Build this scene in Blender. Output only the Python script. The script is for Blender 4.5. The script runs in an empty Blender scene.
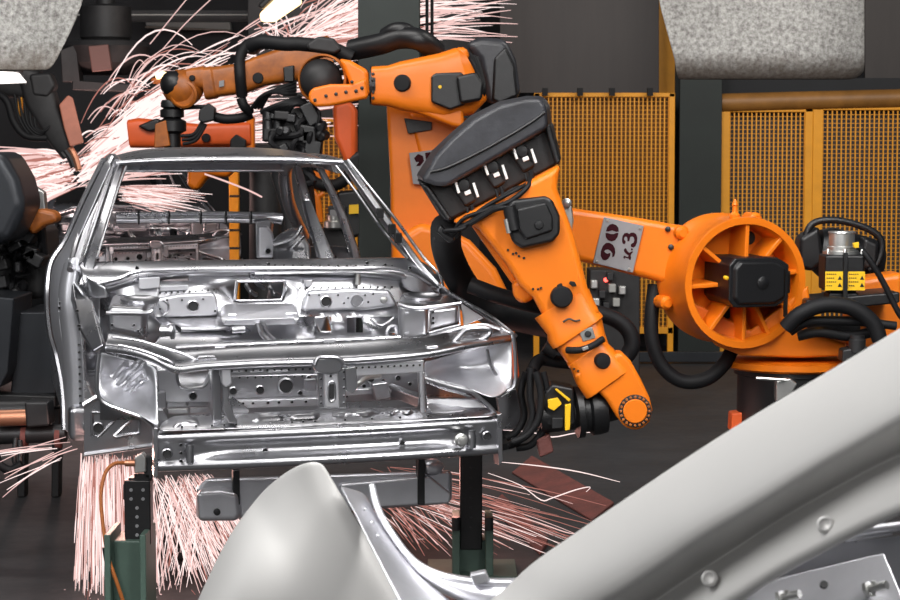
import bpy, bmesh, math, random
from mathutils import Vector, Matrix
V = Vector
random.seed(7)
SC = bpy.context.scene
COL = SC.collection
ORG = {}

# ------------------------------------------------------------------ camera geometry (85 mm lens, eye 1.9 m above the floor)
F = 2100.0
EYE = 1.9
TH = math.atan(150 / F)


def ray(px, py):
    a = (px - 450) / F
    b = (300 - py) / F
    c, s = math.cos(TH), math.sin(TH)
    return V((a, c + b * s, -s + b * c))


def P(px, py, Y):
    d = ray(px, py)
    t = Y / d.y
    return V((d.x * t, Y, EYE + d.z * t))


def G(px, py):                      # point on the floor
    d = ray(px, py)
    t = -EYE / d.z
    return V((d.x * t, d.y * t, 0))


OX, OY, YAW = -0.44, 8.0, math.radians(12.5)
CY, SY = math.cos(YAW), math.sin(YAW)


def Q(px, py, v):                   # car coordinates: x across, y from the bumper back, z up
    d = ray(px, py)
    o = V((-OX * CY - OY * SY, OX * SY - OY * CY, EYE))
    l = V((d.x * CY + d.y * SY, -d.x * SY + d.y * CY, d.z))
    return o + l * ((v - o.y) / l.y)


# ------------------------------------------------------------------ materials
def mat(name, col, rough=0.5, metal=0.0, bump=0.0, bscale=60, var=0.0, vscale=6, col2=None, emit=0, stretch=(1, 1, 1), rvar=0.0, coat=0.0, spec=0.5):
    m = bpy.data.materials.new(name)
    m.use_nodes = True
    nt = m.node_tree
    b = nt.nodes['Principled BSDF']
    b.inputs['Base Color'].default_value = (*col, 1)
    b.inputs['Roughness'].default_value = rough
    b.inputs['Metallic'].default_value = metal
    b.inputs['Coat Weight'].default_value = coat
    b.inputs['Specular IOR Level'].default_value = spec
    if emit:
        b.inputs['Emission Color'].default_value = (*col, 1)
        b.inputs['Emission Strength'].default_value = emit
    if bump or var or rvar:
        tc = nt.nodes.new('ShaderNodeTexCoord')
        mp = nt.nodes.new('ShaderNodeMapping')
        mp.inputs['Scale'].default_value = stretch
        nt.links.new(tc.outputs['Object'], mp.inputs['Vector'])
    if var:
        n = nt.nodes.new('ShaderNodeTexNoise')
        n.inputs['Scale'].default_value = vscale
        n.inputs['Detail'].default_value = 6
        n.inputs['Roughness'].default_value = 0.65
        r = nt.nodes.new('ShaderNodeValToRGB')
        r.color_ramp.elements[0].position = 0.5 - 0.22
        r.color_ramp.elements[1].position = 0.5 + 0.22
        c2 = col2 or tuple(c * (1 - var) for c in col)
        r.color_ramp.elements[0].color = (*c2, 1)
        r.color_ramp.elements[1].color = (*col, 1)
        nt.links.new(mp.outputs[0], n.inputs['Vector'])
        nt.links.new(n.outputs['Fac'], r.inputs[0])
        nt.links.new(r.outputs[0], b.inputs['Base Color'])
    if rvar:
        n = nt.nodes.new('ShaderNodeTexNoise')
        n.inputs['Scale'].default_value = 9
        n.inputs['Detail'].default_value = 5
        mr = nt.nodes.new('ShaderNodeMapRange')
        mr.inputs['To Min'].default_value = max(0.02, rough - rvar)
        mr.inputs['To Max'].default_value = rough + rvar
        nt.links.new(mp.outputs[0], n.inputs['Vector'])
        nt.links.new(n.outputs['Fac'], mr.inputs['Value'])
        nt.links.new(mr.outputs[0], b.inputs['Roughness'])
    if bump:
        n = nt.nodes.new('ShaderNodeTexNoise')
        n.inputs['Scale'].default_value = bscale
        n.inputs['Detail'].default_value = 4
        bp = nt.nodes.new('ShaderNodeBump')
        bp.inputs['Strength'].default_value = bump
        bp.inputs['Distance'].default_value = 0.01
        nt.links.new(mp.outputs[0], n.inputs['Vector'])
        nt.links.new(n.outputs['Fac'], bp.inputs['Height'])
        nt.links.new(bp.outputs[0], b.inputs['Normal'])
    return m


M = {}
M['steel'] = mat('bare_steel', (0.55, 0.55, 0.575), 0.29, 1.0, bump=0.01, bscale=7, var=0.15, vscale=4, rvar=0.07)
M['zinc'] = mat('zinc_steel', (0.56, 0.553, 0.54), 0.58, 0.4, var=0.05, vscale=2.5, rvar=0.04)
M['plate'] = mat('galvanised_plate_lit', (0.78, 0.78, 0.82), 0.36, 0.85, bump=0.05, bscale=7, var=0.15, vscale=5, stretch=(1, 3, 1))  # paler copy of the steel, bright light and reflections put into its tone
M['orange'] = mat('orange_paint', (0.86, 0.20, 0.008), 0.36, 0, bump=0.04, bscale=40, var=0.16, vscale=3, coat=0.0, spec=0.4)
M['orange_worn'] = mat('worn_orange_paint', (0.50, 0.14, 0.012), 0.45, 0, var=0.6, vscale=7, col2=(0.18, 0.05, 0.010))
M['red_orange'] = mat('red_orange_paint', (0.82, 0.12, 0.02), 0.45, 0, var=0.15, vscale=5)
M['black'] = mat('black_plastic', (0.007, 0.007, 0.008), 0.42, 0, bump=0.08, bscale=90, var=0.25, vscale=12)
M['cover'] = mat('scuffed_black_cover', (0.038, 0.039, 0.046), 0.4, 0, bump=0.08, bscale=50, var=0.55, vscale=11, col2=(0.016, 0.016, 0.019))
M['rubber'] = mat('black_rubber', (0.006, 0.006, 0.007), 0.62, 0, spec=0.3)
M['darkmetal'] = mat('dark_metal', (0.05, 0.05, 0.052), 0.45, 0.6, var=0.5, vscale=9)
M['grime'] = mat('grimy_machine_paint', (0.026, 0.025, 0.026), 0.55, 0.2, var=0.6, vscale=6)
M['alu'] = mat('cast_aluminium', (0.62, 0.62, 0.6), 0.35, 0.9, var=0.15, vscale=20)
M['white'] = mat('white_connector', (0.8, 0.8, 0.78), 0.4)
M['yellow'] = mat('yellow_label', (0.85, 0.5, 0.01), 0.45)
M['fence'] = mat('fence_yellow', (0.88, 0.36, 0.008), 0.5, 0, var=0.2, vscale=5)
M['fencedark'] = mat('ochre_sheet', (0.30, 0.125, 0.010), 0.6, 0, var=0.45, vscale=1.3, col2=(0.13, 0.055, 0.008))
M['mesh_grey'] = mat('grey_backing', (0.085, 0.075, 0.075), 0.6, 0, var=0.4, vscale=2)
M['green'] = mat('dark_green_paint', (0.009, 0.016, 0.013), 0.6, 0, var=0.4, vscale=3)
M['green2'] = mat('green_fixture_paint', (0.075, 0.125, 0.10), 0.5, 0, var=0.3, vscale=8)
M['wall'] = mat('dark_wall', (0.024, 0.025, 0.028), 0.8, 0, var=0.4, vscale=0.7)
M['panel'] = mat('brown_grey_panel', (0.043, 0.034, 0.031), 0.55, 0, var=0.35, vscale=0.8, stretch=(6, 1, 0.6))
M['floor'] = mat('floor_concrete', (0.040, 0.041, 0.044), 0.62, 0, bump=0.12, bscale=25, var=0.5, vscale=1.6, rvar=0.1)
M['scuff'] = mat('scuffed_sheet', (0.60, 0.585, 0.55), 0.55, 0.2, bump=0.35, bscale=110, var=0.5, vscale=42, col2=(0.12, 0.11, 0.10))
M['platform'] = mat('platform_steel', (0.03, 0.033, 0.039), 0.4, 0.4, var=0.3, vscale=3)
M['plate_grey'] = mat('plate_grey', (0.24, 0.24, 0.25), 0.55, 0.0, var=0.12, vscale=14)
M['maroon'] = mat('maroon_lettering', (0.028, 0.003, 0.006), 0.8, spec=0.15)
M['rust_red_lit'] = mat('rusty_red_lit_steel', (0.20, 0.06, 0.05), 0.7, 0.1, bump=0.4, bscale=40, var=0.6, vscale=9, col2=(0.10, 0.04, 0.035))  # for the kerbs the red spark light is put into this colour
M['cable_orange'] = mat('orange_cable', (0.42, 0.13, 0.03), 0.5)
M['lamp'] = mat('lamp_glow', (1.0, 0.70, 0.36), 0.5, emit=2.6)
M['lampw'] = mat('white_lamp_glow', (1.0, 0.93, 0.88), 0.5, emit=2.0)
M['lampgrey'] = mat('grey_fixture', (0.33, 0.33, 0.31), 0.5)
M['led'] = mat('amber_led', (1.0, 0.4, 0.02), 0.4, emit=4)
M['redled'] = mat('red_led', (1.0, 0.08, 0.06), 0.4, emit=4)
M['copper'] = mat('copper_shank', (0.55, 0.25, 0.15), 0.4, 0.8)
M['shield'] = mat('salmon_shield', (0.55, 0.2, 0.13), 0.5, 0, var=0.3, vscale=6)
M['hole_shade'] = mat('painted_hole_shade', (0.008, 0.008, 0.009), 0.7)  # flat dark colour painting the shade inside punched openings
M['pipe'] = mat('brown_pipe', (0.34, 0.15, 0.03), 0.5, 0, var=0.5, vscale=3)


def spark_mat(name, c, s):
    m = bpy.data.materials.new(name)
    m.use_nodes = True
    nt = m.node_tree
    nt.nodes.remove(nt.nodes['Principled BSDF'])
    e = nt.nodes.new('ShaderNodeEmission')
    e.inputs[0].default_value = (*c, 1)
    e.inputs[1].default_value = s
    nt.links.new(e.outputs[0], nt.nodes['Material Output'].inputs[0])
    m.cycles.emission_sampling = 'NONE'
    return m


M['spark_hot'] = spark_mat('hot_spark', (1.0, 0.80, 0.77), 1.25)
M['spark'] = spark_mat('pink_spark', (1.0, 0.66, 0.62), 0.95)
M['spark_dim'] = spark_mat('red_spark', (1.0, 0.40, 0.33), 0.50)


# ------------------------------------------------------------------ mesh builder
class MB:
    def __init__(self):
        self.bm = bmesh.new()

    def face(self, vs):
        try:
            return self.bm.faces.new(vs)
        except ValueError:
            return None

    def box(self, c, s, rot=None):
        R = rot or Matrix.Identity(3)
        vs = []
        for dz in (-.5, .5):
            for dx, dy in ((-.5, -.5), (.5, -.5), (.5, .5), (-.5, .5)):
                vs.append(self.bm.verts.new(V(c) + R @ V((dx * s[0], dy * s[1], dz * s[2]))))
        for f in ((3, 2, 1, 0), (4, 5, 6, 7), (0, 1, 5, 4), (1, 2, 6, 5), (2, 3, 7, 6), (3, 0, 4, 7)):
            self.face([vs[i] for i in f])
        return self

    def prism(self, poly, vec):
        vec = V(vec)
        n = len(poly)
        a = [self.bm.verts.new(V(p)) for p in poly]
        b = [self.bm.verts.new(V(p) + vec) for p in poly]
        self.face(a)
        self.face(b[::-1])
        for i in range(n):
            j = (i + 1) % n
            self.face([a[j], a[i], b[i], b[j]])
        return self

    def loft(self, rings, cap=True, closed=True):
        R = [[self.bm.verts.new(V(p)) for p in r] for r in rings]
        for a, b in zip(R, R[1:]):
            n = len(a)
            for i in range(n if closed else n - 1):
                j = (i + 1) % n
                self.face([a[i], a[j], b[j], b[i]])
        if cap and closed:
            self.face(R[0][::-1])
            self.face(R[-1])
        return self

    def grid(self, rows, skip=None):
        R = [[self.bm.verts.new(V(p)) for p in r] for r in rows]
        for i in range(len(R) - 1):
            for j in range(len(R[0]) - 1):
                if skip and skip(i, j):
                    continue
                self.face([R[i][j], R[i][j + 1], R[i + 1][j + 1], R[i + 1][j]])
        return self

    def tube(self, pts, r, n=10, cap=True):
        pts = [V(p) for p in pts]
        k = len(pts)
        rs = r if isinstance(r, (list, tuple)) else [r] * k
        t0 = (pts[1] - pts[0]).normalized()
        up = V((0, 0, 1)) if abs(t0.z) < 0.9 else V((1, 0, 0))
        nrm = t0.cross(up).normalized()
        rings = []
        for i, p in enumerate(pts):
            t = (pts[min(i + 1, k - 1)] - pts[max(i - 1, 0)])
            if t.length < 1e-9:
                t = t0
            t = t.normalized()
            nrm = (nrm - t * nrm.dot(t))
            nrm = nrm.normalized() if nrm.length > 1e-6 else t.orthogonal().normalized()
            bn = t.cross(nrm)
            rings.append([p + (nrm * math.cos(2 * math.pi * q / n) + bn * math.sin(2 * math.pi * q / n)) * rs[i] for q in range(n)])
        return self.loft(rings, cap)

    def cyl(self, p0, p1, r0, r1=None, n=24):
        return self.tube([p0, p1], [r0, r0 if r1 is None else r1], n)

    def lathe(self, o, ax, prof, n=40, cap=True):
        o = V(o)
        ax = V(ax).normalized()
        e = ax.orthogonal().normalized()
        f = ax.cross(e)
        rings = [[o + ax * t + (e * math.cos(2 * math.pi * q / n) + f * math.sin(2 * math.pi * q / n)) * max(r, 1e-4) for q in range(n)] for r, t in prof]
        return self.loft(rings, cap)

    def ball(self, c, r, sc=(1, 1, 1), n=16):
        prof = []
        rings = []
        c = V(c)
        for i in range(1, n // 2):
            a = math.pi * i / (n // 2)
            rings.append([c + V((math.sin(a) * math.cos(2 * math.pi * q / n) * r * sc[0], math.sin(a) * math.sin(2 * math.pi * q / n) * r * sc[1], -math.cos(a) * r * sc[2])) for q in range(n)])
        return self.loft(rings, True)

    def slab(self, pp, Y, T):       # outline given in the plane at depth Y, real thickness T behind it
        return self.prism([P(x, y, Y) for x, y in pp], (0, T, 0))

    def cslab(self, pp, v, T):      # the same in car coordinates
        return self.prism([Q(x, y, v) for x, y in pp], (0, T, 0))

    def arm(self, st, p=4.0, n=28):  # rounded-box limb through stations (px, py, Y, half width px, half depth m)
        c = [P(s[0], s[1], s[2]) for s in st]
        rings = []
        for i, s in enumerate(st):
            t = (c[min(i + 1, len(c) - 1)] - c[max(i - 1, 0)]).normalized()
            d = V((0, 1, 0))
            w = t.cross(d).normalized()
            d = w.cross(t).normalized()
            hw = s[3] / F * s[2]
            ring = []
            for q in range(n):
                a = 2 * math.pi * (q + 0.5) / n
                ca, sa = math.cos(a), math.sin(a)
                ring.append(c[i] + w * hw * math.copysign(abs(ca) ** (2 / p), ca) + d * s[4] * math.copysign(abs(sa) ** (2 / p), sa))
            rings.append(ring)
        return self.loft(rings)

    def build(self, name, m, parent=None, bevel=0, solid=0, sub=0, seg=2, ang=38, off=0):
        bm = self.bm
        bmesh.ops.recalc_face_normals(bm, faces=bm.faces)
        o0 = ORG.get(parent)
        if o0 is not None:
            bmesh.ops.translate(bm, verts=bm.verts, vec=-o0)
        for f in bm.faces:
            f.smooth = True
        if not bevel and not sub:
            for e in bm.edges:
                if len(e.link_faces) == 2 and e.calc_face_angle(0) > math.radians(ang):
                    e.smooth = False
        me = bpy.data.meshes.new(name)
        bm.to_mesh(me)
        bm.free()
        for q in (m if isinstance(m, (list, tuple)) else [m]):
            me.materials.append(M[q] if isinstance(q, str) else q)
        o = bpy.data.objects.new(name, me)
        COL.objects.link(o)
        if parent is not None:
            o.parent = parent
            if o0 is not None:
                ORG[o] = o0
        if solid:
            s = o.modifiers.new('thickness', 'SOLIDIFY')
            s.thickness = solid
            s.offset = off
        if sub:
            s = o.modifiers.new('smooth', 'SUBSURF')
            s.levels = s.render_levels = sub
        if bevel:
            s = o.modifiers.new('edge', 'BEVEL')
            s.width = bevel
            s.segments = seg
            s.limit_method = 'ANGLE'
            s.angle_limit = math.radians(32)
            s.harden_normals = True
        return o


def tag(o, label=None, cat=None, group=None, kind=None):
    if label:
        o['label'] = label
    if cat:
        o['category'] = cat
    if group:
        o['group'] = group
    if kind:
        o['kind'] = kind
    return o


def thing(name, label, cat, loc, group=None, rz=0, local=False):
    o = bpy.data.objects.new(name, None)
    COL.objects.link(o)
    o.location = loc
    o.rotation_euler = (0, 0, rz)
    o.empty_display_size = 0.1
    ORG[o] = V((0, 0, 0)) if local else V(loc)
    return tag(o, label, cat, group)


def lone(o, loc):                   # put a single-mesh thing's origin at its base
    loc = V(loc)
    o.data.transform(Matrix.Translation(-loc))
    o.location = loc
    return o


def copy_tree(o, parent=None):
    c = o.copy()
    COL.objects.link(c)
    c.parent = parent
    for ch in list(o.children):
        copy_tree(ch, c)
    return c


def smooth_path(pts, k=8):          # Catmull-Rom through the points
    pts = [V(p) for p in pts]
    out = []
    n = len(pts)
    for i in range(n - 1):
        p0, p1, p2, p3 = pts[max(i - 1, 0)], pts[i], pts[i + 1], pts[min(i + 2, n - 1)]
        for q in range(k):
            t = q / k
            out.append(0.5 * ((2 * p1) + (p2 - p0) * t + (2 * p0 - 5 * p1 + 4 * p2 - p3) * t * t + (3 * p1 - p0 - 3 * p2 + p3) * t ** 3))
    out.append(pts[-1])
    return out


def hose(name, pp, r, m='rubber', parent=None, k=8, n=12):
    return MB().tube(smooth_path([P(*q) for q in pp], k), r, n).build(name, m, parent)


def disc(px, py, Y, rpx, T, m, name, parent, n=28, tilt=(0, -1, 0)):
    c = P(px, py, Y)
    r = rpx / F * Y
    ax = V(tilt).normalized()
    return MB().lathe(c, ax, [(r, -T), (r, 0), (r * .86, T * .25), (r * .3, T * .3)], n).build(name, m, parent)

M['dull_red'] = mat('dull_red_plate', (0.13, 0.06, 0.05), 0.6)


def grime_edge(m, height, col):      # oily dirt collected along a sheet's lower edge
    nt = m.node_tree
    b = nt.nodes['Principled BSDF']
    src = b.inputs['Base Color'].links[0].from_socket
    tc = nt.nodes.new('ShaderNodeTexCoord')
    sx = nt.nodes.new('ShaderNodeSeparateXYZ')
    nz = nt.nodes.new('ShaderNodeTexNoise')
    nz.inputs['Scale'].default_value = 14
    nz.inputs['Detail'].default_value = 8
    ad = nt.nodes.new('ShaderNodeMath')
    ad.operation = 'MULTIPLY_ADD'
    ad.inputs[1].default_value = height * 1.6
    mr = nt.nodes.new('ShaderNodeMapRange')
    mr.inputs['From Min'].default_value = height * .8
    mr.inputs['From Max'].default_value = height * 2.2
    mr.inputs['To Min'].default_value = .75
    mr.inputs['To Max'].default_value = 0
    mx = nt.nodes.new('ShaderNodeMix')
    mx.data_type = 'RGBA'
    mx.inputs[7].default_value = (*col, 1)
    L = nt.links.new
    L(tc.outputs['Object'], sx.inputs[0])
    L(tc.outputs['Object'], nz.inputs['Vector'])
    L(nz.outputs['Fac'], ad.inputs[0])
    L(sx.outputs['Z'], ad.inputs[2])
    L(ad.outputs[0], mr.inputs['Value'])
    L(mr.outputs[0], mx.inputs[0])
    L(src, mx.inputs[6])
    L(mx.outputs[2], b.inputs['Base Color'])


grime_edge(M['scuff'], .10, (0.11, 0.075, 0.05))


# ================================================================== CAR BODY (in car coordinates)
car = thing('car_body_shell', 'bare silver car body shell without doors or bonnet on the welding line in the middle', 'car body', (OX, OY, 0), rz=YAW, local=True)


def ql(pp, v):
    return [Q(x, y, v) for x, y in pp]


def bead(name, pp, v, r, m='steel', parent=car, k=5, n=8):
    pts = [Q(p[0], p[1], p[2] if len(p) > 2 else v) for p in pp]
    return MB().tube(smooth_path(pts, k) if k else pts, r, n).build(name, m, parent)


def cplate(name, pp, v, T=.006, m='steel', bevel=.003, parent=car):
    return MB().cslab(pp, v, T).build(name, m, parent, bevel=bevel)


def ring_hole(px, py, v, rpx, parent, m='steel'):
    """a punched hole: rolled rim round a solid disc painted dark as its shade"""
    c = Q(px, py, v)
    r = rpx / F * (8.0 + v)
    MB().lathe(c, (0, -1, 0), [(r * 1.25, -.004), (r * 1.22, .004), (r * 1.0, .006), (r * .92, -.003)], 20, cap=False).build('hole_rim', m, parent)
    MB().lathe(c, (0, -1, 0), [(r * .96, -.012), (r * .96, .0005)], 20).build('hole_shade', 'hole_shade', parent)  # closed dark disc, the depth is only painted by its colour


def resample(pts, n):
    pts = [V(p) for p in pts]
    L = [0]
    for a, b in zip(pts, pts[1:]):
        L.append(L[-1] + (b - a).length)
    out = []
    for i in range(n):
        s = L[-1] * i / (n - 1)
        for j in range(len(pts) - 1):
            if s <= L[j + 1] + 1e-9:
                t = (s - L[j]) / max(L[j + 1] - L[j], 1e-9)
                out.append(pts[j].lerp(pts[j + 1], t))
                break
        else:
            out.append(pts[-1])
    return out


def ribbon(name, lines, m='steel', parent=car, n=24, solid=.006, sub=1, smooth=True):
    """sheet through a list of 3-D polylines"""
    rows = [resample(smooth_path(l, 6) if smooth and len(l) > 2 else l, n) for l in lines]
    return MB().grid(rows).build(name, m, parent, solid=solid, sub=sub)


# ---- front bumper beam
def beam():
    bl, br = Q(157, 474, 0), Q(501, 456, 0)
    z0, z1 = (bl.z + br.z) / 2, Q(157, 433, 0).z * .5 + Q(500, 418, 0).z * .5
    h = z1 - z0
    ua, ub = bl.x, br.x
    rows = []
    N = 40
    for i in range(N + 1):
        s = i / N
        u = ua + (ub - ua) * s
        e = min(1, max(0, min(s, 1 - s) / .16 - .35))
        e = e * e * (3 - 2 * e)
        bow = .045 * (2 * s - 1) ** 2
        taper = 1 - .10 * abs(2 * s - 1) ** 3
        z0 = bl.z + (br.z - bl.z) * s
        prof = [(.10, 1.0), (.012, 1.0), (-.012, .95), (-.02, .86), (-.014, .76), (.030 * e - .014 * (1 - e), .64), (.032 * e - .014 * (1 - e), .36),
                (-.012, .26), (-.024, .16), (-.016, .06), (.006, 0), (.10, 0)]
        rows.append([V((u, pv + bow, z0 + h * pz)) for pv, pz in prof])
    o = MB().grid(rows).build('bumper_beam', 'steel', car, solid=.004, sub=2)
    ring_hole(167, 454, -.01, 4.6, o)
    ring_hole(487, 436, .005, 4.2, o)
    ring_hole(402, 443, .03, 2.6, o)
    ring_hole(336, 447, .03, 2.6, o)
    ring_hole(265, 451, .03, 2.6, o)
    for x, y in ((181, 445), (181, 453), (181, 461)):
        ring_hole(x, y, -.008, 1.5, o)
    for x, y, a in ((190, 454, 9), (472, 439, 9)):
        MB().tube([Q(x, y - a, -.012), Q(x, y + a, -.012)], .016, 12).build('slot_rib', 'steel', o)
    c = Q(461, 440, -.01)
    MB().lathe(c, (0, -1, 0), [(.026, -.02), (.026, .004), (.018, .008), (.016, .03), (.006, .032)], 16).build('tow_bolt', 'alu', o)
    # end flanges
    MB().cslab([(154, 428), (158, 428), (158, 476), (154, 478)], .0, .09).build('end_flange', 'steel', o, bevel=.003)
    MB().cslab([(497, 415), (502, 413), (503, 460), (499, 466)], .02, .09).build('end_flange', 'steel', o, bevel=.003)


beam()

# ---- lower crossmember above the beam: sloping top panel with raised pads
LXL = [ql([(157, 432), (330, 426), (497, 417)], .012), ql([(158, 424), (330, 419), (497, 410)], .07), ql([(175, 414), (330, 407), (480, 402)], .2), ql([(178, 420), (330, 414), (480, 408)], .22)]
lx = ribbon('lower_crossmember', LXL, n=30)
for x in (182, 196, 212, 224, 236, 292, 303, 315, 345, 372, 400, 428, 452):
    y = 432.0 - (x - 157) * (15 / 340) - 4
    ring_hole(x, y, .02, 1.1, lx)

# ---- lock carrier: the curved upper front crossmember
def carrier():
    fe = [(104, 346, .10), (130, 350, .05), (156, 358, .0), (176, 368, -.02), (205, 365, -.02), (260, 362, -.02), (330, 360, -.02), (392, 356, -.02), (432, 352, 0), (462, 346, .03), (490, 341, .08), (512, 337, .14)]
    be = [(108, 333, .22), (135, 337, .2), (160, 345, .16), (184, 350, .15), (215, 348, .15), (262, 345, .15), (330, 342, .15), (388, 338, .15), (424, 336, .17), (448, 331, .22), (474, 326, .26), (505, 330, .24)]
    f = [Q(*p) for p in fe]
    b = [Q(*p) for p in be]
    n = 60
    f = resample(smooth_path(f), n)
    b = resample(smooth_path(b), n)
    rows = []
    rows.append([p + V((0, .03, -.024)) for p in f])
    rows.append([p + V((0, .004, -.020)) for p in f])
    rows.append([p + V((0, -.003, -.008)) for p in f])
    rows.append([p + V((0, .004, .004)) for p in f])
    rows.append([p.lerp(q, .22) + V((0, 0, .003)) for p, q in zip(f, b)])
    rows.append([p.lerp(q, .30) + V((0, 0, -.003)) for p, q in zip(f, b)])
    rows.append([p.lerp(q, .74) + V((0, 0, -.003)) for p, q in zip(f, b)])
    rows.append([p.lerp(q, .82) + V((0, 0, .005)) for p, q in zip(f, b)])
    rows.append([q for q in b])
    rows.append([q + V((0, .012, -.03)) for q in b])
    o = MB().grid(rows).build('lock_carrier', 'steel', car, solid=.005, sub=1)
    bead('rolled_edge', [(118, 345), (140, 350), (160, 357), (172, 363), (176, 371)], -.01, .006, parent=o)
    bead('rolled_edge', [(112, 337), (140, 341), (168, 349), (186, 355), (196, 360)], .06, .006, parent=o)
    MB().cslab([(195, 361), (218, 359), (215, 355), (198, 356)], .03, .07).build('pressed_pad', 'steel', o, bevel=.006)
    MB().cslab([(424, 352), (442, 350), (438, 345), (427, 346)], .03, .06).build('pressed_pad', 'steel', o, bevel=.006)
    # right end: pressed pocket with a raised rim
    bead('pocket_rim', [(454, 342), (466, 330), (480, 328), (490, 330), (486, 337), (468, 344), (456, 345)], .1, .011, parent=o)
    bead('pocket_rim', [(424, 344), (448, 332), (470, 326), (486, 325), (500, 329)], .2, .008, parent=o)
    # bonnet latch bracket in the middle
    MB().cslab([(312, 363), (318, 358), (338, 357), (345, 362), (342, 371), (336, 374), (322, 374), (315, 371)], -.045, .05).build('latch_bracket', 'steel', o, bevel=.008)
    bead('latch_hook', [(315, 365), (318, 358), (328, 357), (338, 358), (345, 364)], -.05, .007, parent=o)


carrier()

# ---- radiator support frame under the carrier
fr = MB().cslab([(220, 368), (314, 366), (314, 374), (220, 377)], .02, .05).build('radiator_frame', 'steel', car, bevel=.006)
for x0, x1 in ((232, 244), (250, 264), (268, 288)):
    MB().cslab([(x0, 370.5), (x1, 369.5), (x1, 372), (x0, 373)], .012, .012).build('bead_rib', 'plate', fr, bevel=.003)
MB().cslab([(221, 366), (231, 366), (232, 384), (226, 388), (222, 384)], .0, .05).build('frame_lug', 'plate', fr, bevel=.006)
MB().cslab([(222, 366), (229, 366), (229, 402), (238, 423), (229, 423), (223, 410)], .03, .04).build('frame_upright', 'steel', fr, bevel=.005)
MB().cslab([(212, 367), (222, 367), (222, 423), (213, 423)], .10, .10).build('frame_post', 'steel', car, bevel=.006)
pp = MB().cslab([(324, 370), (338, 370), (340, 408), (325, 408)], -.03, .035).build('centre_post', 'plate', car, bevel=.006)
MB().cslab([(318, 368), (345, 368), (347, 408), (319, 408)], .005, .03).build('post_backing', 'steel', pp, bevel=.004)
bead('slot_rim', [(328.5, 386), (330, 382), (333.5, 382), (335, 386), (335, 397), (333, 401), (330, 401), (328.5, 397), (328.5, 386)], -.031, .004, parent=pp)
MB().cslab([(329, 384), (334.5, 384), (334.5, 399), (329, 399)], -.032, .004).build('hole_shade', 'hole_shade', pp, bevel=.002)  # dark plate painting the shade inside the slot
ring_hole(330.5, 376, -.031, 1.3, pp)
for y in (372, 379, 388, 396, 403):
    ring_hole(321, y, .004, 1.0, pp)
    ring_hole(344, y, .004, 1.0, pp)
bp = cplate('rear_crossmember', [(226, 376), (322, 374), (322, 401), (226, 403)], .42, .05)
for x, y, r in ((233, 391, 3.6), (260, 390, 4.0), (286, 386, 7), (309, 378, 2.5), (300, 393, 2.2)):
    ring_hole(x, y, .415, r, bp)
pr = cplate('perforated_rail', [(232, 401), (320, 398), (320, 406), (232, 409)], .33, .06, 'plate')
for x in (243, 253, 268, 279, 292, 306):
    ring_hole(x, 403.5 - (x - 243) * .03, .325, 1.3, pr)
MB().cslab([(305, 380), (316, 379), (316, 390), (305, 391)], .2, .04).build('small_bracket', 'plate', bp, bevel=.004)
MB().cslab([(222, 400), (232, 396), (250, 410), (248, 424), (232, 424)], .22, .03).build('side_gusset', 'steel', bp, bevel=.006)

# left side of the radiator opening
lb = cplate('side_bracket', [(157, 370), (177, 369), (179, 383), (184, 389), (202, 388), (210, 370), (212, 388), (212, 402), (160, 402)], .24, .02, 'plate')
bead('bracket_rim', [(177, 370), (178, 382), (184, 388), (203, 387), (210, 376), (212, 368)], .235, .006, parent=lb)
ring_hole(193, 396, .235, 3.5, lb)
for k, (x0, x1, y) in enumerate(((167, 186, 402), (188, 208, 401), (168, 188, 409), (190, 209, 408))):
    MB().cslab([(x0, y), (x1, y - .5), (x1, y + 5), (x0, y + 5.5)], .28 - .03 * (k // 2), .04).build('perforated_strip', 'steel', lb, bevel=.003)
MB().cslab([(154, 393), (166, 392), (166, 408), (158, 412)], .16, .06).build('corner_bracket', 'steel', lb, bevel=.004)
MB().cslab([(150, 408), (163, 410), (171, 424), (160, 430)], .12, .06).build('corner_gusset', 'steel', lb, bevel=.004)

# right side of the radiator opening
rb = MB().cslab([(346, 362), (424, 360), (424, 372), (346, 376)], .01, .04).build('carrier_skirt', 'plate', car, bevel=.004)
MB().cslab([(345, 368), (356, 366), (358, 388), (352, 394), (346, 390)], -.005, .03).build('skirt_lug', 'steel', rb, bevel=.004)
xp = cplate('cross_panel', [(324, 375), (424, 371), (424, 400), (324, 403)], .5, .03)
for x, y, r in ((352, 384, 2.6), (364, 386, 2), (371, 379, 3.4), (383, 381, 2), (398, 378, 2.6), (410, 384, 1.8), (346, 396, 2)):
    ring_hole(x, y, .495, r, xp)
MB().cslab([(346, 390), (392, 387), (392, 393), (346, 396)], .46, .05).build('panel_rail', 'plate', xp, bevel=.004)
MB().cslab([(372, 384), (388, 382), (392, 398), (376, 402)], .4, .06).build('panel_bracket', 'steel', xp, bevel=.006)
MB().tube(smooth_path([Q(348, 380, .46), Q(358, 384, .4), Q(366, 378, .42), Q(380, 376, .46)], 4), .010, 8).build('panel_wire', 'alu', xp)
MB().tube([Q(421, 370, .02), Q(422, 392, .02), Q(423, 412, .03)], .010, 10).build('support_rod', 'plate', car)
MB().cslab([(418, 372), (425, 372), (426, 396), (419, 398)], .015, .02).build('rod_bracket', 'steel', rb, bevel=.004)
tr = MB().loft([[Q(388, 386, .5), Q(392, 383, .5), Q(420, 392, .3), Q(418, 398, .3)], [Q(388, 396, .5), Q(392, 396, .5), Q(420, 406, .3), Q(418, 408, .3)]]).build('rail_tray', 'steel', car, bevel=.004)
bead('tray_edge', [(386, 386, .46), (400, 391, .4), (420, 398, .28)], 0, .006, parent=tr, k=3)
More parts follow.
